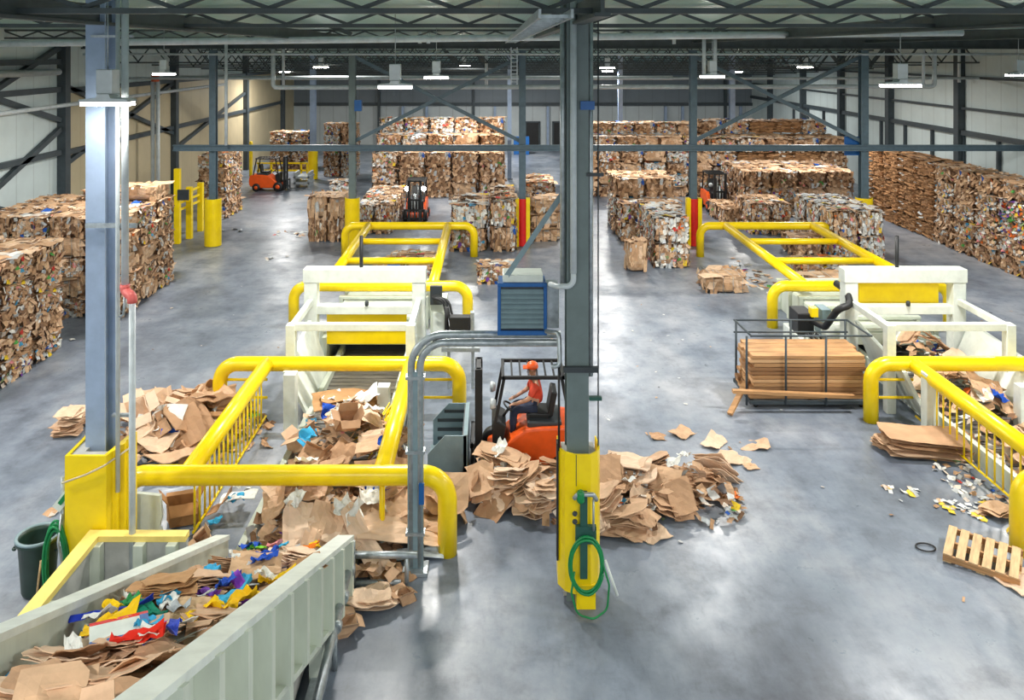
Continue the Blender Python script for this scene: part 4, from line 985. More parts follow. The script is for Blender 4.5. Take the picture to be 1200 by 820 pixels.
for s, n in ((-1, 'l'), (1, 'r')):
    J.update({n + 'sh': (P(.19, s * .17, 1.43), .058), n + 'el': (P(.08, s * .22, 1.22), .042), n + 'wr': (P(-.12, s * .15, 1.12), .028), n + 'pa': (P(-.19, s * .13, 1.1), .03),
              n + 'hip': (P(.14, s * .09, 1.04), .08), n + 'kn': (P(-.16, s * .12, 1.0), .06), n + 'an': (P(-.2, s * .12, .58), .04), n + 'toe': (P(-.34, s * .13, .47), .036), n + 'he': (P(-.17, s * .12, .5), .042)})
    bones += [('chest', n + 'sh'), (n + 'sh', n + 'el'), (n + 'el', n + 'wr'), (n + 'wr', n + 'pa'), ('pelvis', n + 'hip'), (n + 'hip', n + 'kn'), (n + 'kn', n + 'an'), (n + 'an', n + 'he'), (n + 'he', n + 'toe')]
    for k in range(4):
        d = (k - 1.5) * .014; L = (.045, .052, .048, .038)[k]
        J[n + 'f%da' % k] = (P(-.215, s * .13 + d, 1.095), .008); J[n + 'f%db' % k] = (P(-.215 - L * .6, s * .13 + d, 1.075), .0075); J[n + 'f%dc' % k] = (P(-.2 - L * .5, s * .13 + d, 1.05), .006)
        bones += [(n + 'pa', n + 'f%da' % k), (n + 'f%da' % k, n + 'f%db' % k), (n + 'f%db' % k, n + 'f%dc' % k)]
    J[n + 'ta'] = (P(-.19, s * .1, 1.09), .009); J[n + 'tb'] = (P(-.22, s * .085, 1.07), .007)
    bones += [(n + 'pa', n + 'ta'), (n + 'ta', n + 'tb')]
body = skinned('person', J, bones, M['skin'])
tag(body, 'person in orange vest and cap sitting in the near forklift', 'person')
vj = {'pelvis': (P(.2, 0, 1.07), .135), 'waist': (P(.22, 0, 1.2), .125), 'chest': (P(.21, 0, 1.38), .145), 'top': (P(.185, 0, 1.475), .09)}
vb = [('pelvis', 'waist'), ('waist', 'chest'), ('chest', 'top')]
for s, n in ((-1, 'l'), (1, 'r')):
    vj[n] = (P(.19, s * .17, 1.43), .07); vj[n + 'e'] = (P(.09, s * .215, 1.24), .054); vb += [('chest', n), (n, n + 'e')]
skinned('vest', vj, vb, M['vest'], body)
tj = {'pelvis': (P(.2, 0, 1.03), .125)}; tbn = []
for s, n in ((-1, 'l'), (1, 'r')):
    tj[n + 'h'] = (P(.13, s * .09, 1.03), .095); tj[n + 'k'] = (P(-.16, s * .12, 1.0), .072); tj[n + 'a'] = (P(-.195, s * .12, .6), .052); tbn += [('pelvis', n + 'h'), (n + 'h', n + 'k'), (n + 'k', n + 'a')]
skinned('trousers', tj, tbn, M['denim'], body)
hx = P(.15, 0, 1.665)
MB().lathe([(.098, 0), (.1, .03), (.085, .075), (.045, .102), (.001, .108)], hx, 'Z', 20).box(hx[0] - .16, hx[0] - .05, hx[1] - .07, hx[1] + .07, hx[2], hx[2] + .015).build('cap', M['orange'], body)
MB().lathe([(.006, 0), (.016, .012), (.006, .04)], (hx[0] - .08, hx[1], hx[2] - .085), 'Z', 8).build('nose', M['skin'], body)
for s in (-1, 1):
    MB().lathe([(.004, -.006), (.011, 0), (.004, .006)], (hx[0] - .068, hx[1] + s * .03, hx[2] - .04), 'X', 8).build('eye', M['black'], body)
    MB().lathe([(.008, -.012), (.026, 0), (.008, .012)], (hx[0] + .005, hx[1] + s * .075, hx[2] - .055), 'Y', 10).build('ear', M['skin'], body)
MB().box(hx[0] - .073, hx[0] - .055, hx[1] - .025, hx[1] + .025, hx[2] - .112, hx[2] - .106).build('mouth', M['redrubber'], body)

# far yellow gate, railing, posts
yg = thing('yellow_gate', 'tall yellow post gate beside the left aisle bales', 'gate', (-11.5, 30.3, 0))
for (px, y, z) in ((208, 29.8, 2.75), (222, 30.6, 1.95), (235, 31.9, 1.9)): MB().box(X(px, y) - .1, X(px, y) + .1, y - .1, y + .1, 0, z).build('post', M['yellow'], yg, world=True)
for z in (1.75, 1.45, 1.2): MB().bar((X(208, 29.8), 29.8, z), (X(235, 31.9), 31.9, z), .05, .08).build('rail', M['yellow'], yg, world=True)
MB().box(X(209, 29.7), X(222, 29.7), 29.6, 29.68, 1.62, 2.0).build('sign_plate', M['darkgrey'], yg, world=True)
fr_ = thing('yellow_railing', 'far yellow two bar railing behind the small forklift', 'railing', (X(330, 44), 44, 0))
for px in (303, 318, 335, 353, 360): MB().box(X(px, 44) - .04, X(px, 44) + .04, 43.96, 44.04, 0, 1.05).build('post', M['yellow'], fr_, world=True)
for z in (1.02, .62): MB().box(X(301, 44), X(360, 44), 43.96, 44.04, z - .04, z + .04).build('rail', M['yellow'], fr_, world=True)
solo('bollard', MB().lathe([(.1, 0), (.1, 1.9), (.08, 1.97), (.001, 2.0)], (X(294, 46), 46, 0), 'Z', 16), M['yellow'], 'slim far yellow bollard against the tan wall', 'bollard')
solo('roller_rack', MB().box(X(346, 42.5), X(366, 42.5), 42, 43, .2, .3).box(X(346, 42.5), X(366, 42.5), 42, 43, .5, .6).box(X(347, 42.5), X(349, 42.5), 42, 43, 0, .8).box(X(363, 42.5), X(365, 42.5), 42, 43, 0, .8), M['galv'], 'low grey rack behind the small far forklift', 'rack')
for px, a, b, l in ((610.5, 160, 180.6, 'blue box standing on floor by the far aisle column'),):
    solo('blue_box', MB().box(X(602, 56), X(620, 56), 55.8, 56.2, Zp(b, 56), Zp(a, 56)), M['blue'], l, 'box')
solo('blue_box', MB().box(RX[0] + .1, X(424, 29.4), 29.3, 29.5, Zp(130, 29.4), Zp(117, 29.4)), M['blue'], 'blue box hanging beside the column behind far left rails', 'box')
solo('dark_panel', MB().box(X(990, 29.6), 13.4, 29.6, 29.66, Zp(182, 29.6), Zp(160, 29.6)), M['blue'], 'dark blue panel beside the right row column', 'panel')

BURIED = '''paper_bale paper_bale.001 paper_bale.002 paper_bale.003 paper_bale.004 paper_bale.022 paper_bale.023 paper_bale.024 paper_bale.027 paper_bale.028
paper_bale.029 paper_bale.133 paper_bale.134 paper_bale.135 paper_bale.152 paper_bale.155 paper_bale.167 paper_bale.207 paper_bale.208 paper_bale.211
paper_bale.212 paper_bale.215 paper_bale.216 paper_bale.219 paper_bale.223 paper_bale.224 paper_bale.225 paper_bale.231 paper_bale.232 paper_bale.233
paper_bale.248 paper_bale.284 paper_bale.290 paper_bale.293 paper_bale.166 paper_bale.171 paper_bale.126 paper_bale.144 paper_bale.146 paper_bale.156
paper_bale.182 paper_bale.195 paper_bale.185 paper_bale.127 paper_bale.153 paper_bale.170 paper_bale.192 paper_bale.193 paper_bale.136 paper_bale.125
paper_bale.140 paper_bale.194 paper_bale.184 cardboard_bundle.004 cardboard_sheet.002 cardboard_sheet.004 cardboard_sheet.005 cardboard_sheet.007
cardboard_sheet.010 cardboard_sheet.011 cardboard_sheet.012 cardboard_sheet.014 cardboard_sheet.018 cardboard_sheet.023 cardboard_sheet.026
cardboard_sheet.045 cardboard_sheet.053 cardboard_sheet.068 cardboard_sheet.075 cardboard_sheet.079 cardboard_sheet.081 cardboard_sheet.084
cardboard_sheet.102 cardboard_sheet.105 cardboard_sheet.106 cardboard_sheet.110 cardboard_sheet.111 cardboard_sheet.112 cardboard_sheet.137
cardboard_sheet.138 flattened_box.003 flattened_box.005 flattened_box.006 flattened_box.035 flattened_box.039 flattened_box.040 flattened_box.049
paper_wrapper.003 paper_wrapper.004 paper_wrapper.015 paper_wrapper.023 paper_wrapper.025 paper_wrapper.029 paper_wrapper.031 paper_wrapper.039
paper_wrapper.040 paper_wrapper.052 paper_wrapper.057 paper_wrapper.064 paper_wrapper.067 paper_wrapper.074 paper_wrapper.089 paper_wrapper.094
paper_wrapper.095 paper_wrapper.096 plastic_strap.006'''

# ------------------------------------------------------------------ loose cardboard and paper
def sheet_mesh(seed, w, h, th=.012, crumple=.05, folds=1):
    r = random.Random(seed); nx, ny = 7, 6; mb = MB(); top = []
    fx = [r.uniform(-.35, .35) for _ in range(folds)]; fa = [r.uniform(-.5, .5) for _ in range(folds)]; fs = [r.uniform(-.45, .45) for _ in range(folds)]
    o = Vector((r.uniform(0, 99), r.uniform(0, 99), 0))
    cut = [(r.random() < .3, r.uniform(.1, .3)) for _ in range(4)]
    for j in range(ny + 1):
        for i in range(nx + 1):
            u, v = i / nx - .5, j / ny - .5
            # clipped corners and uneven edges
            for k, (su, sv) in enumerate(((-1, -1), (1, -1), (1, 1), (-1, 1))):
                if cut[k][0]:
                    d = (.5 - su * u) + (.5 - sv * v)
                    if d < cut[k][1]: u -= su * (cut[k][1] - d) / 2; v -= sv * (cut[k][1] - d) / 2
            u2 = u * (1 + .07 * noise.noise(Vector((u * 3, v * 3, 5)) + o)); v2 = v * (1 + .09 * noise.noise(Vector((v * 3, u * 3, 9)) + o))
            z = crumple * noise.noise(Vector((u * 2.6, v * 2.6, 0)) + o) + crumple * .4 * noise.noise(Vector((u * 7, v * 7, 3)) + o)
            for a, b, c in zip(fx, fa, fs):
                d = u + b * v - a; z += max(0, d) * c * .6
            top.append((u2 * w, v2 * h, z))
    n = (nx + 1) * (ny + 1); vs = [(a, b, c + th) for a, b, c in top] + top; f = []
    for j in range(ny):
        for i in range(nx):
            a = j * (nx + 1) + i; q = (a, a + 1, a + nx + 2, a + nx + 1); f.append(q); f.append(tuple(x + n for x in q[::-1]))
    edge = [i for i in range(nx + 1)] + [j * (nx + 1) + nx for j in range(1, ny + 1)] + [ny * (nx + 1) + i for i in range(nx - 1, -1, -1)] + [j * (nx + 1) for j in range(ny - 1, 0, -1)]
    for k in range(len(edge)):
        a, b = edge[k], edge[(k + 1) % len(edge)]; f.append((a, n + a, n + b, b))
    return mb.add(vs, f)
def box_mesh(seed, w, d, h, skew):
    """squashed carton: four walls and bent flaps"""
    r = random.Random(seed); t = .012; mb = MB()
    def q(x, z): return x + skew * z
    c = [(-w / 2, -d / 2), (w / 2, -d / 2), (w / 2, d / 2), (-w / 2, d / 2)]
    for k in range(4):
        (xa, ya), (xb, yb) = c[k], c[(k + 1) % 4]
        nrm = Vector((yb - ya, xa - xb, 0)).normalized() * t
        vs = []
        for m in range(5):
            s = m / 4
            for zz in (0, h * .5, h):
                dn = .02 * r.uniform(-1, 1)
                vs.append((q(xa + (xb - xa) * s, zz) + nrm.x * dn / t, ya + (yb - ya) * s + nrm.y * dn / t, zz))
        n0 = len(vs); vs += [(x - nrm.x, y - nrm.y, z) for x, y, z in vs]; f = []
        for m in range(4):
            for zz in range(2):
                a = m * 3 + zz; f.append((a, a + 3, a + 4, a + 1)); f.append((n0 + a, n0 + a + 1, n0 + a + 4, n0 + a + 3))
            f.append((m * 3 + 2, m * 3 + 5, n0 + m * 3 + 5, n0 + m * 3 + 2)); f.append((m * 3, n0 + m * 3, n0 + m * 3 + 3, m * 3 + 3))
        mb.add(vs, f)
        L = min(w, d) * .5; ang = r.uniform(.2, 2.2); out = Vector((yb - ya, xa - xb, 0)).normalized()
        e = out * (L * math.sin(ang)) + Vector((0, 0, L * math.cos(ang)))
        p = [Vector((q(xa, h), ya, h)), Vector((q(xb, h), yb, h))]; p += [p[1] + e * .95 + (p[0] - p[1]) * .06, p[0] + e + (p[1] - p[0]) * .06]
        off = e.cross(p[1] - p[0]).normalized() * t * .7
        mb.add([*p, *[x + off for x in p]], [(0, 1, 2, 3), (7, 6, 5, 4), (0, 4, 5, 1), (1, 5, 6, 2), (2, 6, 7, 3), (3, 7, 4, 0)])
    mb.add([(-w / 2, -d / 2, 0), (w / 2, -d / 2, 0), (w / 2, d / 2, 0), (-w / 2, d / 2, 0), (-w / 2, -d / 2, t), (w / 2, -d / 2, t), (w / 2, d / 2, t), (-w / 2, d / 2, t)], [(3, 2, 1, 0), (4, 5, 6, 7)])
    return mb
def bundle_mesh(seed, w, h, n):
    """several sheets pressed together"""
    r = random.Random(seed); mb = MB(); z = 0
    for k in range(n):
        s = sheet_mesh(seed * 31 + k, w * r.uniform(.8, 1.1), h * r.uniform(.8, 1.1), .014, .05, 1)
        a = r.gauss(0, .15); dx, dy = r.gauss(0, .05), r.gauss(0, .05)
        mb.add([(x * math.cos(a) - y * math.sin(a) + dx, x * math.sin(a) + y * math.cos(a) + dy, zz * .7 + z) for x, y, zz in s.v], s.f)
        z += r.uniform(.025, .05)
    return mb
def rag_mesh(seed, w, h): return sheet_mesh(seed, w, h, .004, .1, 1)
LIB = {}
def lib(kind, gens):
    LIB[kind] = []
    for g in gens:
        o = g.build(kind, M['card']); LIB[kind].append(o.data); C.objects.unlink(o); bpy.data.objects.remove(o)
lib('cardboard_sheet', [sheet_mesh(k, .62, .46, .012, .07, 1 + k % 2) for k in range(10)])
lib('flattened_box', [bundle_mesh(k + 40, .62, .46, 3) for k in range(5)])
lib('cardboard_bundle', [bundle_mesh(k + 90, .66, .52, 7) for k in range(6)])
lib('crushed_carton', [box_mesh(k, .42, .32, .24, (-.5, .6, -.2, .9, .3)[k]) for k in range(5)])
lib('paper_wrapper', [rag_mesh(k + 200, .34, .26) for k in range(8)])
CARD = [lin(*c) for c in ((216, 180, 148), (206, 168, 134), (226, 194, 164), (194, 154, 120), (212, 174, 140), (230, 200, 172), (184, 144, 110))]
KIND = {'cardboard_sheet': ('cardboard sheet', 'sheet'), 'flattened_box': ('flattened cardboard box', 'cardboard box'), 'cardboard_bundle': ('pressed cardboard bundle', 'cardboard bundle'), 'crushed_carton': ('crushed carton', 'carton'), 'paper_wrapper': ('crumpled wrapper', 'wrapper')}
NP = [0]
def piece(kind, loc, rot, scale, col, label, group, k=None, r=random.Random(17)):
    o = bpy.data.objects.new(kind, LIB[kind][r.randrange(len(LIB[kind])) if k is None else k]); C.objects.link(o)
    o.location = loc; o.rotation_euler = rot; o.scale = (scale,) * 3 if not isinstance(scale, tuple) else scale
    o.color = col; tag(o, label, KIND[kind][1], group); NP[0] += 1
    return o
NAMED = {'white': (232, 232, 226), 'grey': (178, 184, 188), 'blue': (36, 84, 188), 'light blue': (64, 170, 214), 'red': (214, 52, 40), 'orange': (236, 128, 34), 'yellow': (248, 206, 24), 'green': (52, 148, 84), 'lime green': (126, 200, 50), 'purple': (128, 72, 178), 'pink': (232, 150, 150), 'dark': (54, 56, 60)}
def heap(where, xy, zf, n, mix, cols, seed, smin=.7, smax=1.2, tilt=.3, lift=.0, wlift=.03):
    """n separate pieces lying on a surface zf(x, y)"""
    r = random.Random(seed)
    for q in range(n):
        x, y = xy(r); z = zf(x, y) + lift * r.random()
        e = .08; nx, ny = (zf(x - e, y) - zf(x + e, y)) / (2 * e), (zf(x, y - e) - zf(x, y + e)) / (2 * e)
        kind = r.choices(list(mix), list(mix.values()))[0]
        cname = None
        if kind in ('paper_wrapper',) or (kind in ('crushed_carton', 'cardboard_sheet', 'flattened_box') and r.random() < cols.get('_printed', 0)):
            names = [c for c in cols if c != '_printed']; cname = r.choices(names, [cols[c] for c in names])[0]; col = lin(*NAMED[cname])
        else: col = r.choice(CARD)
        lab = '%s %s %s' % (cname or 'brown', KIND[kind][0], where)
        if kind == 'cardboard_bundle' or kind == 'cardboard_sheet' and not cname: lab = '%s %s' % (('loose ' if kind == 'cardboard_sheet' else '') + KIND[kind][0], where)
        m = Vector((max(-.7, min(.7, nx)), max(-.7, min(.7, ny)), 1)).normalized().to_track_quat('Z', 'Y').to_matrix() @ Matrix.Rotation(r.uniform(0, 2 * PI), 3, 'Z')
        m = Matrix.Rotation(r.gauss(0, tilt), 3, 'X') @ Matrix.Rotation(r.gauss(0, tilt), 3, 'Y') @ m
        s = r.uniform(smin, smax)
        piece(kind, (x, y, z + (wlift if kind == 'paper_wrapper' else .02)), m.to_euler(), s, col, lab, lab, None, r)
def mound(label, xy, zf, n, seed, style='mixed', size=.16, clip=None):
    """uncountable torn scraps filling a heap"""
    r = random.Random(seed); mb = MB()
    for q in range(n):
        x, y = xy(r); z = zf(x, y)
        if clip and z < clip: continue
        flake(mb, (x, y, max(.015, z - r.uniform(0, .06))), (r.gauss(0, .35), r.gauss(0, .35), 1), (math.cos(q), math.sin(q), 0), size * r.uniform(.5, 1.6), size * r.uniform(.4, 1.2), pal(style, r), r, .3, .25)
    return solo('paper_scraps', mb, M['scrap'], label, 'paper scraps', None, 'stuff')
def rect(x0, x1, y0, y1): return lambda r: (r.uniform(x0, x1), r.uniform(y0, y1))
def blob(cx, cy, rx, ry):
    def f(r):
        a = r.uniform(0, 2 * PI); d = math.sqrt(r.random()); return cx + rx * d * math.cos(a), cy + ry * d * math.sin(a)
    return f
def dome(lst):
    """heap height: max of paraboloids (cx, cy, rx, ry, h)"""
    return lambda x, y: max([0.0] + [h * (1 - ((x - cx) / rx) ** 2 - ((y - cy) / ry) ** 2) for cx, cy, rx, ry, h in lst])

# contents of the near trough
tz = lambda x, y: zt(y) - .3 + .1 * noise.noise(Vector((x * 1.1, y * .9, 2))) + (-.1 if y < 4.9 else 0)
bed = MB()
nx, ny = 12, 44
vs = [(-3.41 + 1.44 * i / nx, 4.0 + 6.9 * j / ny, max(.2, tz(-3.41 + 1.44 * i / nx, 4.0 + 6.9 * j / ny) - .09)) for j in range(ny + 1) for i in range(nx + 1)]
rs = random.Random(8)
for j in range(ny):
    for i in range(nx):
        a = j * (nx + 1) + i; bed.add([vs[a], vs[a + 1], vs[a + nx + 2], vs[a + nx + 1]], [(0, 1, 2, 3)], False, rs.choice(BR[3:5]))
for q in range(520):
    x, y = rs.uniform(-3.38, -2.0), rs.uniform(4.1, 10.8)
    flake(bed, (x, y, max(.22, tz(x, y) - rs.uniform(0, .06))), (rs.gauss(0, .3), .4 + rs.gauss(0, .3), 1), (math.cos(q), math.sin(q), 0), .15, .12, pal('bright' if rs.random() < .55 else 'mixed', rs), rs, .3, .25)
solo('paper_scraps', bed, M['scrap'], 'mixed paper scraps filling the near loading trough', 'paper scraps', None, 'stuff')
TC = {'_printed': .36, 'white': 5, 'blue': 2.4, 'light blue': 1.5, 'red': 1, 'orange': 1.2, 'yellow': 1.8, 'green': .8, 'lime green': .6, 'purple': .8, 'pink': .6, 'grey': 1.5}
heap('in the upper near trough', rect(-3.2, -2.18, 5.7, 10.6), tz, 80, {'cardboard_sheet': 4, 'flattened_box': 3.2, 'cardboard_bundle': 1.4, 'crushed_carton': .4, 'paper_wrapper': 8}, TC, 21, .42, .74, .2, .05, .17)
heap('at the bottom edge of the trough', rect(-3.15, -2.2, 4.3, 5.9), tz, 22, {'cardboard_sheet': 6, 'flattened_box': 3, 'crushed_carton': .3}, {'_printed': .04, 'white': 1}, 22, .65, 1.0, .16, .06)
def special(kind, px, py, y, rot, s, col, label, k=None):
    x = X(px, y); return piece(kind, (x, y, tz(x, y) + .17), rot, s, lin(*col), label, None, k)
inc = -math.atan(SL)
def printed_carton():
    x, y = X(140, 5.95), 5.95
    t = thing('printed_carton', 'white carton with red and blue borders in the trough', 'carton', (x, y, tz(x, y) + .18))
    t.rotation_euler = (inc + .25, .05, .45)
    MB().box(-.2, .2, -.17, .17, 0, .035).build('panel', M['white'], t)
    MB().box(-.2, .2, .13, .17, .035, .039).build('border_strip', M['red'], t); MB().box(.14, .2, -.17, .13, .035, .039).build('border_strip', M['blue'], t)
    MB().box(-.2, .14, -.17, -.13, .035, .039).build('border_strip', M['blue'], t)
printed_carton()
special('paper_wrapper', 128, 748, 6.15, (inc + .2, .1, .3), 1.1, (246, 200, 20), 'yellow wrapper behind the bordered white carton')
special('paper_wrapper', 132, 716, 6.7, (inc, 0, .3), (1.8, .7, 1), (34, 60, 180), 'long dark blue wrapper in the middle of the trough')
special('paper_wrapper', 165, 712, 6.8, (inc, .1, -.2), (1.2, .6, 1), (30, 140, 110), 'teal wrapper beside the long dark blue one')
special('cardboard_bundle', 195, 690, 7.3, (inc + .1, 0, .1), .72, (196, 150, 104), 'thick folded cardboard bundle halfway up the trough', 2)
special('cardboard_sheet', 230, 712, 7.0, (inc + .25, .1, .2), .72, (216, 182, 142), 'square tan cardboard panel right of the thick bundle', 4)
special('paper_wrapper', 268, 700, 7.4, (inc, -.2, .4), 1.3, (60, 176, 220), 'large light blue wrapper near the right trough wall')
special('paper_wrapper', 275, 715, 7.2, (inc, -.2, .9), 1.0, (250, 200, 24), 'large yellow wrapper over the light blue one')
special('paper_wrapper', 258, 664, 8.2, (inc, 0, .3), (1.2, .7, 1), (30, 50, 170), 'dark blue bag near the left trough wall')
special('paper_wrapper', 288, 672, 8.0, (inc, 0, -.3), (1.2, .7, 1), (140, 70, 190), 'purple and white wrapper higher in the trough')
special('cardboard_sheet', 300, 630, 9.0, (inc + .5, .2, .2), .9, (210, 172, 134), 'upright tan cardboard sheet near top of trough load', 6)
special('cardboard_sheet', 352, 650, 8.8, (inc + .3, -.4, .5), .85, (190, 146, 104), 'folded brown sheet against right trough wall', 3)
special('paper_wrapper', 160, 786, 5.7, (inc, 0, -.1), (1.1, .35, 1), (226, 50, 36), 'thin red strip below the bordered white carton')
special('paper_wrapper', 184, 772, 5.9, (inc, 0, .2), .9, (70, 90, 200), 'violet blue wrapper right of the bordered carton')
special('paper_wrapper', 330, 672, 8.3, (inc, 0, .2), .8, (248, 204, 24), 'small bright yellow wrapper by right trough wall')

# conveyor load between the near yellow rails
hz = dome([(-2.65, 11.9, 1.2, 1.7, .62), (-2.2, 13.4, 1.1, 1.3, .75), (-2.9, 14.6, .8, .6, .5), (-1.7, 12.6, .7, .9, .6)])
mound('torn scraps on the left conveyor between yellow rails', rect(-3.3, -1.3, 10.6, 15.0), lambda x, y: .2 + hz(x, y) * .9, 600, 31, 'brown')
heap('on the left conveyor between yellow rails', rect(-3.2, -1.5, 10.9, 14.3), lambda x, y: .22 + hz(x, y), 54, {'cardboard_sheet': 6, 'flattened_box': 3, 'crushed_carton': .4, 'paper_wrapper': 7}, {'_printed': 0, 'white': 7, 'blue': 1, 'light blue': 1, 'green': .3}, 32, .7, 1.1, .28, .0, .16)
piece('cardboard_bundle', (X(405, 14.9), 14.9, .4), (.1, 0, .2), (1.5, 1.2, 1.5), lin(196, 150, 104), 'large cardboard bundle with white paper on conveyor before left machine', None, 1)
piece('paper_wrapper', (X(427, 14.7), 14.7, .72), (.1, .1, .4), 1.5, lin(228, 230, 232), 'white paper on top of the large conveyor bundle', None)
piece('paper_wrapper', (X(390, 14.8), 14.8, .74), (.1, .1, 1.4), 1.1, lin(230, 230, 228), 'white paper scrap at left of the large conveyor bundle', None)
for k in range(7):
    rr = random.Random(k); 
    p0 = (X(458, 14.0) + rr.uniform(-.05, .08), 14.1, .95 - k * .03); p2 = (X(410 + k * 6, 13.2) , 13.2 + rr.uniform(-.2, .3), .6 - k * .03)
    mid = tuple((a + b) / 2 + (0, 0, -.12)[i] for i, (a, b) in enumerate(zip(p0, p2)))
    solo('plastic_strap', MB().tube(fillet([p0, mid, p2], .5, 8), .014, 5), M['yellow'], 'yellow plastic strap trailing over cardboard beside the diagonal rail', 'strap', 'yellow straps on the conveyor load')
# left floor heap
lz = dome([(X(170, 15.3), 15.3, 1.0, 1.3, .5), (X(200, 14.7), 14.6, 1.3, 1.1, .45), (X(250, 15.2), 15.2, .9, .9, .6)])
mound('torn scraps around the heap behind near left column', blob(-5.7, 14.9, 1.6, 1.5), lz, 350, 41, 'brown')
heap('in the heap behind the near left column', blob(-5.85, 14.95, 1.15, 1.15), lz, 24, {'cardboard_sheet': 7, 'flattened_box': 3, 'crushed_carton': 1, 'paper_wrapper': 1}, {'_printed': .04, 'white': 3, 'blue': 1}, 42, .9, 1.6, .28)
piece('cardboard_bundle', (X(262, 15.1), 15.0, .1), (0, 0, .1), (1.1, 1.1, 1.9), lin(190, 144, 100), 'thick cardboard bundle standing against the left diagonal rail', None, 3)
piece('paper_wrapper', (X(200, 14.1), 14.1, .3), (.9, .3, .5), 1.1, lin(40, 90, 200), 'blue wrapper lying below the left cardboard heap', None)
for k, (px, y, z) in enumerate(((78, 14.9, .02), (86, 15.2, .02), (84, 14.9, .26))):
    piece('cardboard_bundle', (X(px, y), y, z), (0, 0, k * .8), .75, CARD[k], 'small crushed bundle left of near left column, %s' % ('front one', 'rear one', 'upper one')[k], None)
fz = dome([(-3.85, 12.2, .45, 1.6, .28)])
heap('just inside the left picket bars', rect(-4.15, -3.65, 11.3, 14.6), fz, 9, {'cardboard_sheet': 5, 'crushed_carton': 1, 'paper_wrapper': 3}, {'_printed': .1, 'white': 3, 'light blue': 1}, 44, .5, .9, .3)
piece('crushed_carton', (X(212, 12.0), 12.1, .02), (0, .1, .5), (1.0, .9, 1.3), lin(168, 122, 78), 'brown carton standing behind the near yellow rail at left', None, 2)
# heap beside the centre guard
cz = dome([(X(590, 12.9), 12.9, .75, .7, .58), (X(640, 12.6), 12.5, .55, .7, .55), (X(725, 12.7), 12.6, .75, .8, .55), (X(730, 11.9), 12.0, .55, .6, .4), (X(805, 12.9), 12.8, .85, .65, .45), (X(835, 12.5), 12.4, .5, .5, .3)])
mound('torn scraps around the heap behind the centre guard', rect(-.4, 3.9, 11.7, 13.4), cz, 520, 51, 'mixed', .14, .06)
def in_heap(r):
    while True:
        x, y = r.uniform(-.3, 3.7), r.uniform(11.8, 13.4)
        if cz(x, y) > .08: return x, y
heap('in the heap behind the centre guard', in_heap, lambda x, y: cz(x, y) * .62, 40, {'cardboard_sheet': 5, 'flattened_box': 4, 'cardboard_bundle': 5, 'paper_wrapper': 3}, {'_printed': .03, 'white': 5, 'light blue': 1.4}, 52, .62, 1.0, .2, .12, .2)
for px, y, z, s, k, l in ((585, 12.9, .02, (1.25, 1.1, 1.5), 0, 'lowest bundle at left end of the centre heap'), (588, 13.0, .42, (1.1, .95, .9), 1, 'topmost bundle at left end of the centre heap'), (628, 12.3, .02, (.85, .9, 1.8), 2, 'tall bundle just left of the centre guard'),
                         (728, 11.9, .02, (1.1, 1, 1.4), 4, 'front bundle just right of the centre guard'), (735, 12.8, .1, (1.2, 1.1, 1.9), 5, 'big bundle behind right side of centre guard'), (800, 12.7, .02, (1.45, 1.1, 1.5), 3, 'wide bundle at right end of the centre heap')):
    piece('cardboard_bundle', (X(px, y), y, z), (random.Random(px).gauss(0, .08), random.Random(px + 1).gauss(0, .08), random.Random(px + 2).uniform(-.4, .4)), s, CARD[k % 7], l, None, k)
piece('cardboard_sheet', (X(768, 11.7), 11.75, .03), (0, 0, .5), .7, CARD[2], 'flat cardboard sheet on floor in front of centre heap', None, 1)
for px, py, s, k, l in ((800, 508, .75, 1, 'lone cardboard scrap behind the heap, left one'), (836, 521, .7, 5, 'lone dark edged cardboard strip behind the heap'), (772, 513, .5, 3, 'small torn scrap behind right part of heap'),
                     (884, 522, .85, 7, 'folded cardboard scrap farthest right of the heap'), (862, 538, .9, 2, 'flat cardboard piece right of the centre heap'), (880, 548, .4, 4, 'smallest scrap right of the centre heap'), (845, 585, .6, 6, 'scrap at the right front of the centre heap')):
    piece('cardboard_sheet', (X(px, fY(py)), fY(py), .03), (.05, .08, px * .7), s, CARD[k % 7], l, None, k)
# sheets between the trough and the conduit post
for px, y, z, rot, s, k, l in ((468, 11.3, .35, (.3, .25, .3), (2.0, .9, 1), 2, 'long curved cardboard sheet leaning behind the conduit post'), (425, 11.0, .4, (.2, .9, -.6), (1.5, .6, 1), 5, 'narrow sheet sliding down beside the trough end'),
                            (520, 12.0, .5, (.9, .1, .2), (1.3, 1.3, 1), 8, 'upright cardboard sheet behind the near yellow post'), (505, 11.7, .25, (.1, .2, .1), 1.1, 1, 'sheet lying behind the near yellow post'), (455, 12.2, .6, (.4, .1, .4), 1.5, 3, 'broad sheet below the near yellow rail'),
                            (440, 11.6, .5, (.3, -.2, .9), 1.3, 9, 'creased sheet under the near yellow rail'), (462, 10.75, .05, (.1, .1, .8), .8, 6, 'sheet end resting on the pipe frame')):
    piece('cardboard_sheet', (X(px, y), y, z), rot, s, CARD[k % 7], l, None, k)
cz2 = dome([(-1.2, 12.0, .9, 1.0, .45)])
heap('behind the curved conduit post', rect(-1.6, -.5, 11.5, 12.9), cz2, 16, {'cardboard_sheet': 6, 'flattened_box': 3, 'paper_wrapper': 1}, {'_printed': .0, 'white': 2, 'light blue': 1}, 61, .8, 1.2, .22)
piece('cardboard_sheet', (X(490, 11.2), 11.25, .06), (.02, 0, .1), (1.1, .5, 1), lin(214, 224, 230), 'pale sheet on the floor behind the conduit post', None, 0)
piece('flattened_box', (X(438, 10.25), 10.25, .06), (-.1, .05, .35), (1.05, .95, 1.0), CARD[2], 'flattened tan box on floor in front of the pipe frame', None, 2)
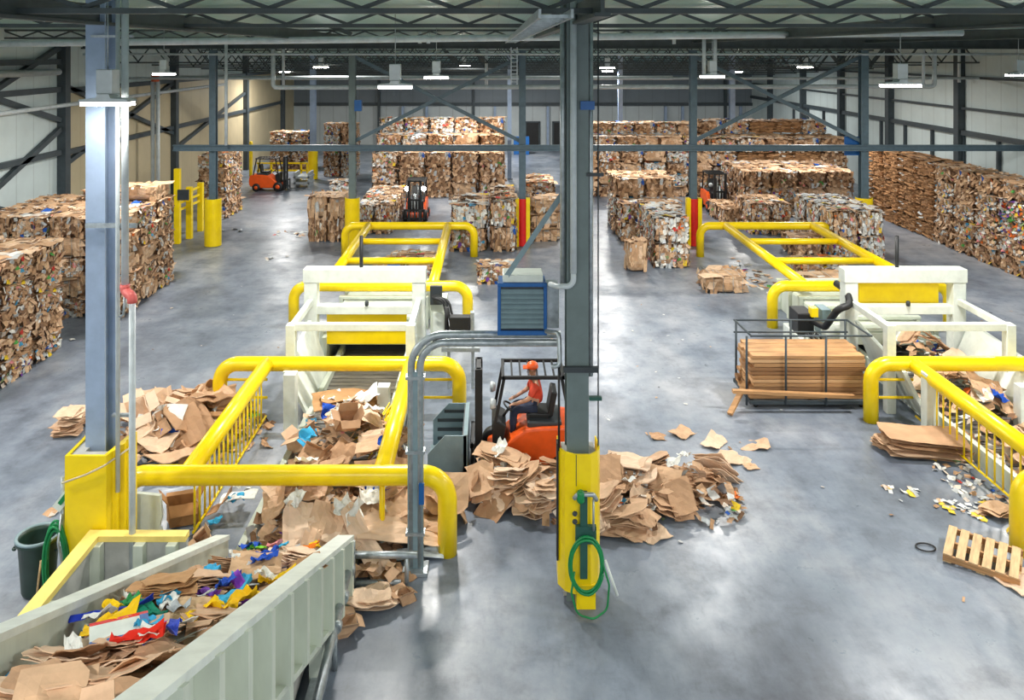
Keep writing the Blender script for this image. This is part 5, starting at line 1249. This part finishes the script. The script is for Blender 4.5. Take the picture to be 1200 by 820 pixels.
piece('cardboard_sheet', (X(432, 10.2), 10.2, .17), (-.12, .02, .3), (.95, .95, 1), CARD[5], 'top sheet on the flattened box before pipe frame', None, 7)
piece('crushed_carton', (X(476, 10.35), 10.35, .01), (0, .1, .7), .5, CARD[3], 'small crushed carton right of the flattened tan box', None, 0)
piece('crushed_carton', (X(392, 9.75), 9.75, .02), (.2, .1, .4), .6, CARD[1], 'small torn carton between the pipe frame rail and trough', None, 3)
# neat pile of flattened boxes at right
for k in range(6):
    piece('cardboard_sheet', (7.55 + .04 * math.sin(k * 2.1), 14.2 + .03 * math.cos(k * 3.3), .03 + k * .06), (.0, .05, -.12 + .04 * math.sin(k)), (2.1, 1.5, .35), CARD[(k * 2) % 7],
          'flattened box in the neat right pile, %s' % ('at the very bottom', 'second from bottom', 'third from bottom', 'fourth from bottom', 'just under the top', 'topmost one')[k], 'neat pile of flattened boxes', k)
piece('cardboard_bundle', (7.02, 14.35, .02), (0, .05, .3), .8, CARD[1], 'crumpled bundle at the left end of the neat pile', None, 4)
piece('cardboard_sheet', (X(1195, 10.9), 10.7, .03), (0, 0, .4), (1.2, 1, 1), CARD[5], 'tan sheet on the floor in front of the pallet', None, 3)
piece('flattened_box', (X(1168, 12.3), 12.35, .03), (0, .1, .6), .7, CARD[1], 'crumpled box behind the pallet at right edge', None, 1)
# right conveyor load
rz_ = dome([(9.1, 15.6, .9, 1.4, .55), (9.1, 17.2, .8, 1.2, .8), (9.0, 13.2, .8, 1.3, .3)])
mound('torn scraps on the right conveyor behind picket bars', rect(8.25, 9.8, 11.2, 18.0), lambda x, y: .18 + rz_(x, y) * .9, 420, 71)
heap('on the right conveyor', rect(8.5, 9.6, 12.2, 17.8), lambda x, y: .2 + rz_(x, y), 34, {'cardboard_sheet': 6, 'flattened_box': 3, 'paper_wrapper': 1.6}, {'_printed': .03, 'white': 5, 'blue': .5, 'pink': 1}, 72, .7, 1.2, .25)
mound('pale paper litter beside the right pit edge', blob(7.75, 12.9, .4, 1.2), lambda x, y: .02, 90, 73, 'paper', .11)
# litter
def litter(label, items, style, size, seed): 
    r = random.Random(seed); mb = MB()
    for cx, cy, rx, ry, n in items:
        for q in range(n):
            x, y = blob(cx, cy, rx, ry)(r)
            flake(mb, (x, y, .018), (r.gauss(0, .12), r.gauss(0, .12), 1), (math.cos(q * 2.3), math.sin(q * 2.3), 0), size * r.uniform(.4, 1.3), size * r.uniform(.3, 1), pal(style, r), r, .1, .1)
    solo('paper_litter', mb, M['scrap'], label, 'litter', None, 'stuff')
LY = lambda px, py, rx, ry, n: (X(px, fY(py)), fY(py), rx, ry, n)
litter('yellow and white paper litter left of the pallet', [LY(1041, 572, .08, .1, 5), LY(1068, 577, .16, .1, 9), LY(1112, 593, .25, .2, 18), LY(1150, 600, .3, .25, 20), LY(1165, 590, .2, .2, 10)], 'litter', .12, 81)
litter('small white litter across the left aisle floor', [LY(340, 274, .9, .4, 12), LY(360, 275, 1.0, .5, 14), LY(275, 270, .5, .3, 6), LY(315, 302, .8, .5, 6), LY(70, 400, .3, .4, 8), LY(75, 590, .25, .3, 8)], 'paper', .2, 82)
litter('torn scraps inside the right far guard', [(8.2, 25.0, .5, 2.6, 60), (9.6, 22.4, 1.4, .9, 50)], 'mixed', .22, 83)
litter('torn scraps inside the left far guard', [(-3.0, 22.6, 1.0, .9, 50), (-3.8, 26, .3, 2, 26)], 'mixed', .22, 84)
litter('scattered small paper bits on the open floor', [(3.5, 15, 4, 6, 26), (6, 20, 4, 5, 18), (8, 11, 3, 3, 12), (14, 22, 2, 6, 16), (-7, 20, 2.5, 5, 14)], 'paper', .07, 85)

# loose pieces that ended up buried under others are taken out again; of the bales, the 300 that show largest
# stay things of their own and the ones at the rear and bottom of the stacks become one object
rest = MB()
for n in BURIED.split():
    o = bpy.data.objects.get(n)
    if o:
        if n.startswith('paper_bale'):
            mw = Matrix.LocRotScale(o.location, o.rotation_euler, o.scale); me = o.data; cd = me.color_attributes['Col'].data
            off = len(rest.v); rest.v += [tuple(mw @ v.co) for v in me.vertices]
            for p in me.polygons:
                rest.f.append([i + off for i in p.vertices]); rest.s.append(False); rest.c.append(tuple(cd[p.loop_start].color))
        for ch in list(o.children): bpy.data.objects.remove(ch)
        bpy.data.objects.remove(o)

solo('bale_remainder', rest, M['scrap'], 'remaining cardboard bales at the rear and bottom of the stacks', 'bale', None, 'stuff')

# ------------------------------------------------------------------ world, camera, view
w = bpy.data.worlds.new('World'); bpy.context.scene.world = w; w.use_nodes = True
bg = w.node_tree.nodes['Background']; bg.inputs['Color'].default_value = (.9, .95, 1.0, 1); bg.inputs['Strength'].default_value = .8
cam = bpy.data.cameras.new('Camera'); co = bpy.data.objects.new('Camera', cam); C.objects.link(co)
co.location = (0, 0, H); co.rotation_euler = (PI / 2, 0, 0)
cam.sensor_width = 36; cam.lens = F / 1200 * 36; cam.shift_x = (600 - VX) / 1200; cam.shift_y = (VY - 410) / 1200
cam.clip_start = .1; cam.clip_end = 300
sc = bpy.context.scene; sc.camera = co
sc.view_settings.view_transform = 'Standard'; sc.view_settings.look = 'None'; sc.view_settings.gamma = 1.0
sc.view_settings.use_curve_mapping = False; sc.view_settings.exposure = 0.25
print('BALES', NB[0], 'PIECES', NP[0])
